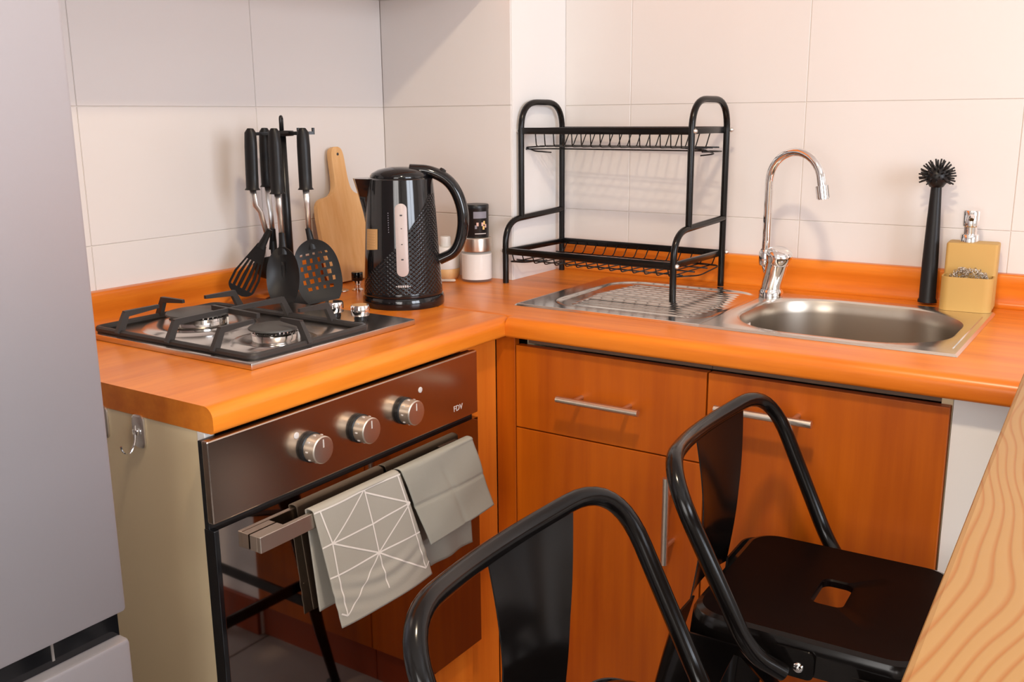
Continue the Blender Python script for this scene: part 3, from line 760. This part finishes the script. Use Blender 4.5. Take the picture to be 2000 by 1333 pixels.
for x, y in ((.352, -.792), (.414, -.790)):
    bm = BM(); o_ = (x-L.x, y-L.y, .0106)
    lathe(bm, [(0, .0), (.011, .0), (.012, .003), (.0105, .008), (.0105, .011)], 28, 1, o=o_)
    lathe(bm, [(.0105, .0095), (.0160, .0095), (.0168, .012), (.0168, .026), (.0155, .0285), (0, .0285)], 32, 0, o=o_)
    obj('knob', bm, ['chrome', 'black_plastic'], hb, 40)

# ================================================================= KETTLE
KA = .592
ke = thing('electric_kettle', 'glossy black electric kettle with embossed weave, standing in the worktop corner', 'kettle', (.338, -.580, ZT), KA)
def kr(z):     # body radius
    t = (z-.020)/.230; return .0785 - .0135*t - .003*math.sin(PI*t)*0
bm = BM(); lathe(bm, [(0, .0), (.0800, .0), (.0815, .004), (.0815, .016), (.0795, .021), (.0, .021)], 72); obj('power_base', bm, 'black_gloss', ke, 35)
bm = BM(); prof = [(.060, .0212), (.0775, .0212), (.0790, .026)] + [(kr(z), z) for z in [.03+.0215*k for k in range(10)]] + [(.0645, .248), (.0600, .251), (.04, .2515)]
lathe(bm, prof, 96)
body = obj('body', bm, 'black_gloss', ke, 50)
# spout: wedge at local -x, rising to a sharp lip
bm = BM(); RS = []
for k in range(9):
    z = .165 + (.2495-.165)*k/8; t = k/8; out_ = kr(z) + .0005 + .026*t**1.15; hw = .006 + .020*t
    RS.append([(-kr(z)*math.cos(.62*t+.12), hw*1.55+.0, z), (-(out_*.72+kr(z)*.28), hw*.95, z), (-out_, .0025, z), (-out_, -.0025, z), (-(out_*.72+kr(z)*.28), -hw*.95, z), (-kr(z)*math.cos(.62*t+.12), -hw*1.55, z), (-.03, -hw, z), (-.03, hw, z)])
loft(bm, RS, cap0=True, cap1=True); obj('spout', bm, 'black_gloss', ke, 40)
bm = BM(); lathe(bm, [(.0575, .2505), (.0580, .2535), (.0545, .259), (.042, .2655), (.022, .270), (0, .271)], 64); obj('lid', bm, 'black_gloss', ke, 50)
bm = BM(); hp = bez([(.020, 0, .2655), (.062, 0, .263), (.105, 0, .238), (.1265, 0, .175), (.112, 0, .105), (.074, 0, .088)], .045, 9)
n = len(hp); tube(bm, hp, [.0105 + .0015*math.sin(PI*i/(n-1)) for i in range(n)], 20, rb=[.016]*n, up=(0, 0, 1) if False else None)
obj('handle', bm, 'black_gloss', ke, 60)
bm = BM(); lathe(bm, [(0, .007), (.006, .006), (.008, 0)], 20, mtx=Matrix.Translation((.083, 0, .2605)) @ Matrix.Rotation(.55, 4, 'Y')); obj('lid_button', bm, 'black_gloss', ke)
# curved patches on the body
def patch(a0, a1, z0, z1, off, shape=None, nu=24, nv=40):
    bm = BM(); g = {}
    for i in range(nu+1):
        for j in range(nv+1):
            a = a0+(a1-a0)*i/nu; z = z0+(z1-z0)*j/nv; g[i, j] = (a, z)
    used = {}
    def vv(i, j):
        if (i, j) not in used:
            a, z = g[i, j]; r = kr(z)+off; used[i, j] = bm.verts.new((r*math.cos(a), r*math.sin(a), z))
        return used[i, j]
    for i in range(nu):
        for j in range(nv):
            u_, v_ = (i+.5)/nu, (j+.5)/nv
            if shape is None or shape(u_, v_): bm.faces.new((vv(i, j), vv(i+1, j), vv(i+1, j+1), vv(i, j+1))).smooth = True
    return bm
# weave area: a curved field to the right, dipping below the gauge to the left
wv = lambda u, v: v < .95 - 1.05*max(0, (.62-u))**.6 or v < .12
bm = patch(-PI*.88, -.12, .030, .222, .0004, lambda u, v: (v < min(.985, .62+(u-.55)*1.25)) if u > .5 else (v < .12+max(0, u-.02)*.85), 110, 90)
obj('woven_panel', bm, 'weave', ke)
GA = -PI/2+.11     # gauge direction
bm = BM(); gz0, gz1, gw = .066, .205, .0112
out_ = rrect(0, (gz0+gz1)/2, gw, (gz1-gz0)/2, gw-.0004, 8)
def onbody(s_, z, off): r = kr(z); a = GA + s_/r; return ((r+off)*math.cos(a), (r+off)*math.sin(a), z)
loft(bm, [[onbody(s_, z, .0001) for s_, z in out_], [onbody(s_, z, .0018) for s_, z in out_], [onbody(s_*.86, (z-.1355)*.985+.1355, .0026) for s_, z in out_]], cap1=True)
wg = obj('water_gauge', bm, 'gauge', ke, 40)
for z, s_ in ((.183, .0022), (.158, .0012), (.128, .0014), (.099, .0022)):
    c_ = [onbody(-s_, z-s_*.6, .0031), onbody(s_, z-s_*.6, .0031), onbody(s_, z+s_*.6, .0031), onbody(-s_, z+s_*.6, .0031)]; bm = BM(); bm.faces.new([bm.verts.new(p) for p in c_]); obj('gauge_mark', bm, 'ink', wg)
bm = BM(); random.seed(5)
for k in range(7):
    s_ = -.0125+.0042*k; h_ = .0022 if 0 < k < 6 else .0008
    for a_, b_ in ((-.0014, -.0002), (.0003, .0013)):
        p = [onbody(s_+a_, .047-h_+(k % 2)*.0004, .0008), onbody(s_+b_, .047-h_, .0008), onbody(s_+b_, .047+h_*.9, .0008), onbody(s_+a_, .047+h_, .0008)]; bm.faces.new([bm.verts.new(q) for q in p])
obj('maker_mark', bm, 'silver_ink', ke)
bm = BM()
for k in range(9):
    z = .150+.0045*k; p = [onbody(-.0255, z, .0008), onbody(-.0238-.0005*(k % 2), z, .0008), onbody(-.0238, z+.0018, .0008), onbody(-.0252, z+.0022, .0008)]; bm.faces.new([bm.verts.new(q) for q in p])
obj('script_mark', bm, 'label_grey', ke)
bm = BM(); A0 = -PI*.5-1.08
for i in range(8):
    for j in range(1):
        pass
g = [[bm.verts.new(((kr(z)+.0011)*math.cos(a), (kr(z)+.0011)*math.sin(a), z)) for z in (.113+.004*i/8, .154+.002*i/8)] for i, a in enumerate([A0+.50*k/8 for k in range(9)])]
for i in range(8): bm.faces.new((g[i][0], g[i+1][0], g[i+1][1], g[i][1]))
st_ = obj('sticker', bm, 'kraft', ke)
bm = BM()
for k in range(6):
    z = .121+.0052*k
    for i in range(5):
        a = A0+.08+.07*i; p = [(a, z), (a+.05, z), (a+.05, z+.0012), (a, z+.0012)]
        bm.faces.new([bm.verts.new(((kr(zz)+.0015)*math.cos(aa), (kr(zz)+.0015)*math.sin(aa), zz)) for aa, zz in p])
obj('sticker_text', bm, 'ink' if False else 'board', st_)

# ================================================================= UTENSILS AND STAND
UC = V((.139, -.694, ZT)); UA = .592
us = thing('utensil_stand', 'black rotating utensil stand with a round base beside the hob', 'utensil stand', UC, UA)
bm = BM(); lathe(bm, [(0, 0), (.056, 0), (.058, .004), (.052, .010), (.022, .018), (.012, .024), (0, .024)], 48); obj('base', bm, 'black_plastic', us, 60)
bm = BM(); tube(bm, [(0, 0, .022), (0, 0, .340)], [.0095, .0075], 20); obj('pole', bm, 'black_plastic', us)
bm = BM(); lathe(bm, [(0, .330), (.022, .331), (.026, .336), (.022, .341), (0, .342)], 32)
ANG = [-.68, -2.53, -1.57, 2.35, 1.25, .45]
for a in ANG:
    d = V((math.cos(a), math.sin(a), 0)); beam(bm, d*.01+V((0, 0, .336)), d*.063+V((0, 0, .336)), .006, .006); cyl(bm, d*.062+V((0, 0, .333)), d*.062+V((0, 0, .346)), .003, 8)
obj('hook_carousel', bm, 'black_plastic', us, 40)
bm = BM(); tube(bm, bez([(0, -.007, .341), (0, -.007, .368), (0, .007, .368), (0, .007, .341)], .0068), .0028, 10); obj('carrying_loop', bm, 'black_plastic', us)
def utensil(name, label, ang, face, head, tilt=0., hrot=0., bow=0., zb=.010, hlen=.112):
    """hangs from the carousel hook at angle ang; local +x = the side its face looks to, y = its width"""
    d = V((math.cos(UA+ang), math.sin(UA+ang), 0)); hookp = UC + d*.063 + V((0, 0, .338))
    rot = Matrix.Rotation(UA+face, 4, 'Z') @ Matrix.Rotation(tilt, 4, 'X')
    t = thing(name, label, 'utensil', (0, 0, 0), 0, 'cooking utensils on the stand')
    t.matrix_world = Matrix.Translation(hookp) @ rot @ Matrix.Translation((0, 0, -.338)); zt_ = .342
    bm = BM(); hp_ = [(.0, 0, zt_+.004), (.001, 0, zt_-.004), (.002, 0, zt_-.03), (.004, 0, zt_-.08), (.004, 0, zt_-hlen+.004), (.004, 0, zt_-hlen)]
    tube(bm, hp_, [.006, .0085, .0085, .0085, .009, .0115], 16, rb=[.006, .0115, .0125, .0125, .0125, .0155], up=(1, 0, 0)); obj('grip', bm, 'nylon', t, 50)
    z0 = zt_-hlen; ze = .118+zb; yb = bow
    bm = BM(); tube(bm, [(.004, 0, z0+.004), (.003, yb*.15, z0-.03), (-.004, yb*.55, (z0+ze)/2), (-.010, yb, ze)], .0022, 10, rb=[.0068, .0064, .0058, .0050], up=(1, 0, 0)); obj('shaft', bm, 'steel', t)
    bm = BM(); tube(bm, [(-.010, 0, .012), (-.010, 0, -.008), (-.006, 0, -.030)], [.0045, .0045, .003], 10, rb=[.006, .0068, .009], up=(1, 0, 0)); head(bm)
    mt = Matrix.Translation((0, yb, ze)) @ Matrix.Rotation(hrot, 4, 'X')
    for v in bm.verts: v.co = mt @ v.co
    obj('head', bm, 'nylon', t, 45)
    return t
def curved_plate(bm, width, top, bot, x0, x1, holes, bulge=0., nu=34, nv=56, thick=.0022):
    """plate from z=top to bot; width(t) half width; holes(s,t)->bool removes cells; x goes x0..x1"""
    def P_(i, j, o_):
        t = j/nv; s_ = 2*i/nu-1; w_ = width(t); z = top+(bot-top)*t; x = x0+(x1-x0)*t**1.4 - bulge*(1-s_*s_)*math.sin(PI*min(1, t*1.05))
        return V((x+o_, s_*w_, z))
    cells = {(i, j) for i in range(nu) for j in range(nv) if not holes(2*(i+.5)/nu-1, (j+.5)/nv)}
    vt = {}
    def g_(i, j, k):
        if (i, j, k) not in vt: vt[i, j, k] = bm.verts.new(P_(i, j, k*thick))
        return vt[i, j, k]
    for (i, j) in cells:
        for k in (0, 1): bm.faces.new([g_(i, j, k), g_(i+1, j, k), g_(i+1, j+1, k), g_(i, j+1, k)][::(1 if k else -1)])
        for (di, dj, a, b) in ((-1, 0, (0, 0), (0, 1)), (1, 0, (1, 1), (1, 0)), (0, -1, (1, 0), (0, 0)), (0, 1, (0, 1), (1, 1))):
            if (i+di, j+dj) not in cells:
                bm.faces.new((g_(i+a[0], j+a[1], 0), g_(i+b[0], j+b[1], 0), g_(i+b[0], j+b[1], 1), g_(i+a[0], j+a[1], 1)))
def oval(t, w_, p=.5): return max(.006, w_*math.sin(PI*min(1, .08+.92*t)**.85)**p) if t < 1 else .004
def head_turner(bm):
    curved_plate(bm, lambda t: (.009+.018*min(1, t*1.6)) if t < .84 else .027*math.sqrt(max(.12, 1-((t-.84)/.16)**2*.88)), -.022, -.130, -.008, .010, lambda s_, t: .34 < t < .88 and (abs(s_*2.6-round(s_*2.6)) < .20) and abs(s_) < .88, 0, 50, 56)
def head_spoon(bm):
    curved_plate(bm, lambda t: max(.006, .032*math.sqrt(max(0, 1-(abs(2*t-1.1)/1.1)**2.2))), -.015, -.122, -.006, .010, lambda s_, t: abs(s_) < .10 and .3 < t < .66 and False, .012)
    curved_plate(bm, lambda t: .004, -.045, -.085, -.012, -.010, lambda s_, t: False, .006, 4, 8, .0035)
def head_skimmer(bm):
    def hol(s_, t):
        if not .22 < t < .86 or abs(s_) > .72: return False
        a = (s_*3.0 + (round(t*9) % 2)*.5); return abs(a-round(a)) < .22 and abs(t*9-round(t*9)) < .30
    curved_plate(bm, lambda t: max(.006, .045*math.sqrt(max(0, 1-(abs(2*t-1.12)/1.12)**2.4))), -.010, -.132, -.006, .018, hol, .006)
def head_ladle(bm):
    lathe(bm, [(.036, .0), (.034, -.012), (.026, -.026), (.012, -.034), (0, -.036), ], 32, mtx=Matrix.Translation((.020, 0, -.060)) @ Matrix.Rotation(.5, 4, 'Y'))
    tube(bm, [(-.010, 0, -.01), (-.014, 0, -.06)], .003, 8, rb=.007, up=(1, 0, 0))
utensil('slotted_turner', 'black slotted turner hanging at the left of the utensil stand', ANG[1], -1.62, head_turner, -.02, -.46, .020, .024)
utensil('serving_spoon', 'black oval spoon hanging at the front centre of the utensil stand', ANG[2], -1.57, head_spoon, 0, 0, 0, .018, .118)
utensil('skimmer', 'black skimmer with rows of holes hanging at the right of the utensil stand', ANG[0], -1.35, head_skimmer, 0, .16, .002, .024)
utensil('ladle', 'black ladle with steel shaft hanging behind the turner and spoon', ANG[3], 2.1, head_ladle, 0, 0, 0, .016)

# ================================================================= CUTTING BOARD
cb = thing('cutting_board', 'pale beech paddle cutting board leaning upright against the left tiles', 'cutting board', (.055, -.425, ZT+.001))
cb.rotation_euler = (0, 0, 0)
bm = BM()
half = [(-.0, .0), (-.072, .0), (-.082, .010), (-.086, .06), (-.089, .150), (-.086, .178), (-.072, .190), (-.040, .194), (-.026, .206), (-.0215, .230), (-.0195, .285), (-.015, .298), (-.006, .302)]
# smooth outline through the half profile
pts2 = [V((a, b, 0)) for a, b in half]
o2 = bez([p for p in pts2], .012, 4)
outl = [(p.x, p.y) for p in o2][1:]; outl = outl + [(-a, b) for a, b in outl[::-1]]
lean = math.atan2(.046, .30); tilt = .02
def bp_(a, b, o_): 
    y, z = a, b; x = -z*math.sin(lean) + o_*math.cos(lean); return (x, y, z*math.cos(lean)+o_*math.sin(lean))
loft(bm, [[bp_(a*.985, .001+b*.995, 0) for a, b in outl], [bp_(a, b, .0015) for a, b in outl], [bp_(a, b, .0125) for a, b in outl], [bp_(a*.985, .001+b*.995, .014) for a, b in outl]], cap0=True, cap1=True)
bd = obj('paddle_board', bm, 'board', cb, 35)
bm = BM(); hc_ = bp_(.001, .285, .0142); lathe(bm, [(0, .0002), (.0035, .0002), (.0035, 0)], 16, o=hc_, mtx=Matrix.Rotation(PI/2, 4, 'Y')); obj('hanging_hole', bm, 'ink', cb)

# ================================================================= JARS, CUP, SMALL THINGS BEHIND THE KETTLE
jr = thing('sugar_jar', 'clear glass jar of white sugar with a brushed steel lid by the pillar', 'jar', (.303, -.280, ZT+.0003))
bm = BM(); lathe(bm, [(0, 0), (.033, 0), (.036, .003), (.037, .010), (.037, .060), (.035, .066), (.032, .069), (.030, .069), (.0345, .060), (.0345, .006), (0, .005)], 48); obj('glass', bm, 'jar_glass', jr, 50)
bm = BM(); lathe(bm, [(0, .0056), (.0340, .0062), (.0340, .063), (.0, .065)], 48); obj('sugar', bm, 'sugar', jr, 50)
bm = BM(); lathe(bm, [(0, .0692), (.0335, .0692), (.0340, .071), (.0340, .098), (.032, .100), (0, .100)], 48); obj('lid', bm, 'handle_steel', jr, 40)
tn = thing('spice_tin', 'small black container with a printed label standing on the jar lid', 'container', (.303, -.280, ZT+.1008))
bm = BM(); lathe(bm, [(0, 0), (.0275, 0), (.0285, .002), (.0285, .062), (.0290, .063), (.0290, .071), (.0275, .073), (0, .073)], 48); obj('canister', bm, 'black_plastic', tn, 40)
def tin_patch(a0, a1, z0, z1, nm, mt_, off=.0003, n_=12):
    bm = BM(); r = .0285+off; g = [[bm.verts.new((r*math.cos(a0+(a1-a0)*i/n_), r*math.sin(a0+(a1-a0)*i/n_), z)) for z in (z0, z1)] for i in range(n_+1)]
    for i in range(n_): bm.faces.new((g[i][0], g[i+1][0], g[i+1][1], g[i][1]))
    return obj(nm, bm, mt_, tn)
tin_patch(-1.15, -.02, .043, .058, 'label_band', 'label_grey')
for i, (a, z, mt_) in enumerate(((-1.05, .024, 'label_grey'), (-.92, .030, 'label_pink'), (-.52, .030, 'label_pink'), (-.36, .033, 'label_yellow'), (-.42, .022, 'label_yellow'), (-.22, .026, 'label_pink'))):
    tin_patch(a, a+.17, z-.004, z+.004, 'label_print', mt_, .0005, 4)
tin_patch(-1.05, -.1, .008, .010, 'label_text', 'silver_ink', .0005)
tin_patch(-2.25, -2.1, .002, .022, 'label_text', 'silver_ink', .0005, 3)

cu = thing('lidded_pot', 'small white lidded pot on a wooden base, half hidden behind the kettle handle', 'pot', (.222, -.290, ZT+.0003))
bm = BM(); lathe(bm, [(0, .0245), (.031, .0245), (.032, .027), (.032, .066), (.028, .074), (.0, .076)], 40); obj('pot_body', bm, 'white_plastic', cu, 50)
bm = BM(); lathe(bm, [(0, .074), (.012, .075), (.013, .078), (.013, .094), (.011, .097), (0, .097)], 28); obj('lid_knob', bm, 'white_plastic', cu, 50)
bm = BM(); lathe(bm, [(0, 0), (.026, 0), (.031, .008), (.032, .022), (.031, .0243), (0, .0243)], 40); obj('wooden_base', bm, 'board', cu, 50)
sp = thing('wooden_stick', 'thin pale wooden stick lying on the worktop behind the kettle', 'stick', (.250, -.335, ZT+.0004))
bm = BM(); tube(bm, [(-.055, -.035, .0032), (.0, .0, .0032), (.020, .013, .0032), (.0225, .0145, .0032)], [.003, .003, .003, .0015], 12, rb=[.005, .006, .007, .003], up=(0, 0, 1)); obj('stick_body', bm, 'cream_wood', sp, 60)

pl = thing('bottle_stopper', 'small chrome stopper with a black cap standing between board and kettle', 'stopper', (.158, -.520, ZT))
bm = BM(); lathe(bm, [(0, 0), (.0125, 0), (.0125, .003), (.008, .006), (.008, .014), (.010, .016), (.010, .022), (0, .022)], 24); obj('chrome_foot', bm, 'chrome', pl, 40)
bm = BM(); lathe(bm, [(0, .0222), (.0115, .0222), (.0125, .024), (.0125, .039), (.0115, .041), (0, .041)], 24); obj('black_cap', bm, 'black_gloss', pl, 40)
pd = thing('jar_lid', 'flat chrome lid lying on the worktop at the foot of the cutting board', 'lid', (.128, -.548, ZT+.0002))
bm = BM(); lathe(bm, [(0, 0), (.021, 0), (.022, .0012), (.021, .003), (.017, .0036), (0, .0036)], 32); obj('lid_disc', bm, 'chrome', pd, 40)

# ================================================================= BAR STOOLS
ZS = .650
def stool(loc_, rz, label, recline=0.):
    t = thing('bar_stool', label, 'stool', loc_, rz, 'black metal bar stools')
    h = .1447
    # seat: hand slot, dished top, rolled edge, skirt
    def R2(hx, r, z, n_=9): return [(x, y, z) for x, y in rrect(0, 0, hx, hx, r, n_)]
    slot = [(x+.006, y) for x, y in rrect(0, 0, .020, .036, .012, 9)]
    bm = BM()
    loft(bm, [[(x, y, ZS-.012) for x, y in slot], [(x*1.0, y, ZS-.004) for x, y in slot], [(x*1.10, y*1.06, ZS-.0018) for x, y in slot],
              mixr([(x, y, 0) for x, y in slot], R2(h-.02, .030, 0), .5, ZS-.0022), R2(h-.026, .032, ZS-.0015), R2(h-.010, .036, ZS)])
    loft(bm, [R2(h-.010, .036, ZS), R2(h-.003, .040, ZS-.003), R2(h, .042, ZS-.009), R2(h+.001, .042, ZS-.018), R2(h+.003, .042, ZS-.042), R2(h+.001, .041, ZS-.042), R2(h-.002, .040, ZS-.016), R2(h-.03, .03, ZS-.006)], 1)
    obj('seat', bm, ['seat', 'stool'], t, 40)
    # legs: folded sheet metal, broad under the seat, tapering and splaying to the floor
    for sx in (-1, 1):
        for sy in (-1, 1):
            bm = BM(); top = V((sx*(h-.030), sy*(h-.030), ZS-.020)); foot = V((sx*.215, sy*.215, .012)); rings_ = []
            for k in range(15):
                q = k/14; c_ = top.lerp(foot, q); c_.x += sx*.018*math.sin(PI*min(1, q*1.3))*(1-q); c_.y += sy*.018*math.sin(PI*min(1, q*1.3))*(1-q)
                w_ = .034*(1-q)**1.5 + .0135 ; out_r = []
                n_ = 10
                # L-shaped rounded section opening inward
                prof = []
                for a in range(n_+1):
                    an = PI/2*a/n_; prof.append((math.cos(an), math.sin(an)))
                outer_ = [(w_*1.0, -w_)] + [(w_*.35+w_*.65*ca, w_*.35+w_*.65*sa) for ca, sa in prof] + [(-w_, w_)]
                inner_ = [(-w_, w_-.003)] + [(w_*.35+(w_*.65-.003)*ca, w_*.35+(w_*.65-.003)*sa) for ca, sa in prof[::-1]] + [(w_-.003, -w_)]
                rings_.append([(c_.x+sx*a, c_.y+sy*b, c_.z) for a, b in outer_+inner_])
            loft(bm, rings_, cap0=True, cap1=True); lg = obj('leg', bm, 'stool', t, 40)
            b2 = BM(); lathe(b2, [(0, 0), (.015, 0), (.017, .003), (.016, .014), (0, .014)], 20, o=(foot.x, foot.y, 0)); obj('rubber_foot', b2, 'rubber', lg)
    def legp(sx, sy, z):
        q = (ZS-.020-z)/(ZS-.032); c_ = V((sx*(h-.030), sy*(h-.030), ZS-.02)).lerp(V((sx*.215, sy*.215, .012)), q); b_ = .018*math.sin(PI*min(1, q*1.3))*(1-q)
        return V((c_.x+sx*b_, c_.y+sy*b_, z))
    for (a, b, z) in (((-1, -1), (1, -1), .21), ((-1, 1), (1, 1), .21), ((-1, -1), (-1, 1), .26), ((1, -1), (1, 1), .26)):
        bm = BM(); beam(bm, legp(*a, z), legp(*b, z), .006, .024); obj('footrest_bar', bm, 'stool', t)
    for a, b in (((-1, -1), (1, 1)), ((-1, 1), (1, -1))):
        bm = BM(); z = .42 if a == (-1, -1) else .4325; pa, pb = legp(*a, z), legp(*b, z); mid = (pa+pb)/2+V((0, 0, -.0)); beam(bm, pa, pb, .022, .004)
        obj('cross_brace', bm, 'stool', t)
    # back hoop
    bw, tw_, ub, ut, zt_, bow = .1894, .1996, -.052, -.1525, .8375, .0439
    rc_ = lambda p: V((p[0]-(p[2]-ZS)*math.sin(recline), p[1], p[2])) if p[2] > ZS else V(p)
    side = lambda s_: [V((ub+.040, s_*(h+.013), ZS-.040)), V((ub+.006, s_*(bw-.006), ZS-.012)), V((ut, s_*tw_, zt_+.0218))]
    bm = BM(); pth = [rc_(p) for p in bez(side(-1) + [V((ut-bow, 0, zt_))] + side(1)[::-1], [.035, .082, .12, .082, .035], 10)]
    n_ = len(pth); ra = [.0108]*n_
    tube(bm, pth, ra, 18, rb=ra); obj('back_hoop', bm, 'stool', t, 60)
    # flattened lugs + bolts
    for s_ in (-1, 1):
        bm = BM(); y0 = s_*(h+.0035); prof = rrect(ub+.048, ZS-.028, .026, .018, .008, 5)
        loft(bm, [[(x, y0, z) for x, z in prof], [(x, y0+s_*.0035, z) for x, z in prof]], cap0=True, cap1=True, smooth=False); lug = obj('mounting_lug', bm, 'stool', t, 30)
        bm = BM(); lathe(bm, [(0, .0045), (.0022, .0045), (.0025, .003), (.0045, .0038), (.0065, .0015), (.0068, 0)], 20, o=(ub+.056, y0+s_*.0035, ZS-.032), mtx=Matrix.Rotation(-s_*PI/2, 4, 'X')); obj('bolt', bm, 'chrome', t)
    # splat: tall curved sheet welded under the top bar, slightly waisted
    barp = sorted([p for p in pth if p.z > zt_-.03], key=lambda p: p.y)
    def bar_at(y):
        for a, b in zip(barp, barp[1:]):
            if a.y <= y <= b.y: return a.lerp(b, (y-a.y)/max(1e-6, b.y-a.y))
        return barp[len(barp)//2]
    bm = BM(); nv_ = 22; RS = []
    for j in range(nv_+1):
        q = j/nv_; w_ = .060 + .012*abs(q-.5)**1.3*2.4; top_ = []
        for k in range(13):
            s_ = -1+k/6; ct = bar_at(.055+s_*.072); base = V((-(h+.022)-.010*(1-s_*s_), .004+s_*.072, ZS-.030))
            e = V((ct.x, ct.y, ct.z-.006)); p = base.lerp(e, q)
            p.x += .010*math.sin(PI*q)*(1) ; p.y = (.004+(.055-.004)*q)+s_*w_
            top_.append(p)
        RS.append(top_ + [p+V((.0018, 0, 0)) for p in top_[::-1]])
    loft(bm, RS, cap0=True, cap1=True); obj('backrest', bm, 'stool', t, 40)
    return t
s_near = stool((1.269, -1.310, 0), .0215, 'black metal stool nearest the camera, its backrest filling the bottom centre', .069)
s_far = stool((1.278, -.846, 0), .039, 'black metal stool by the sink cabinet, its slotted seat in full view')
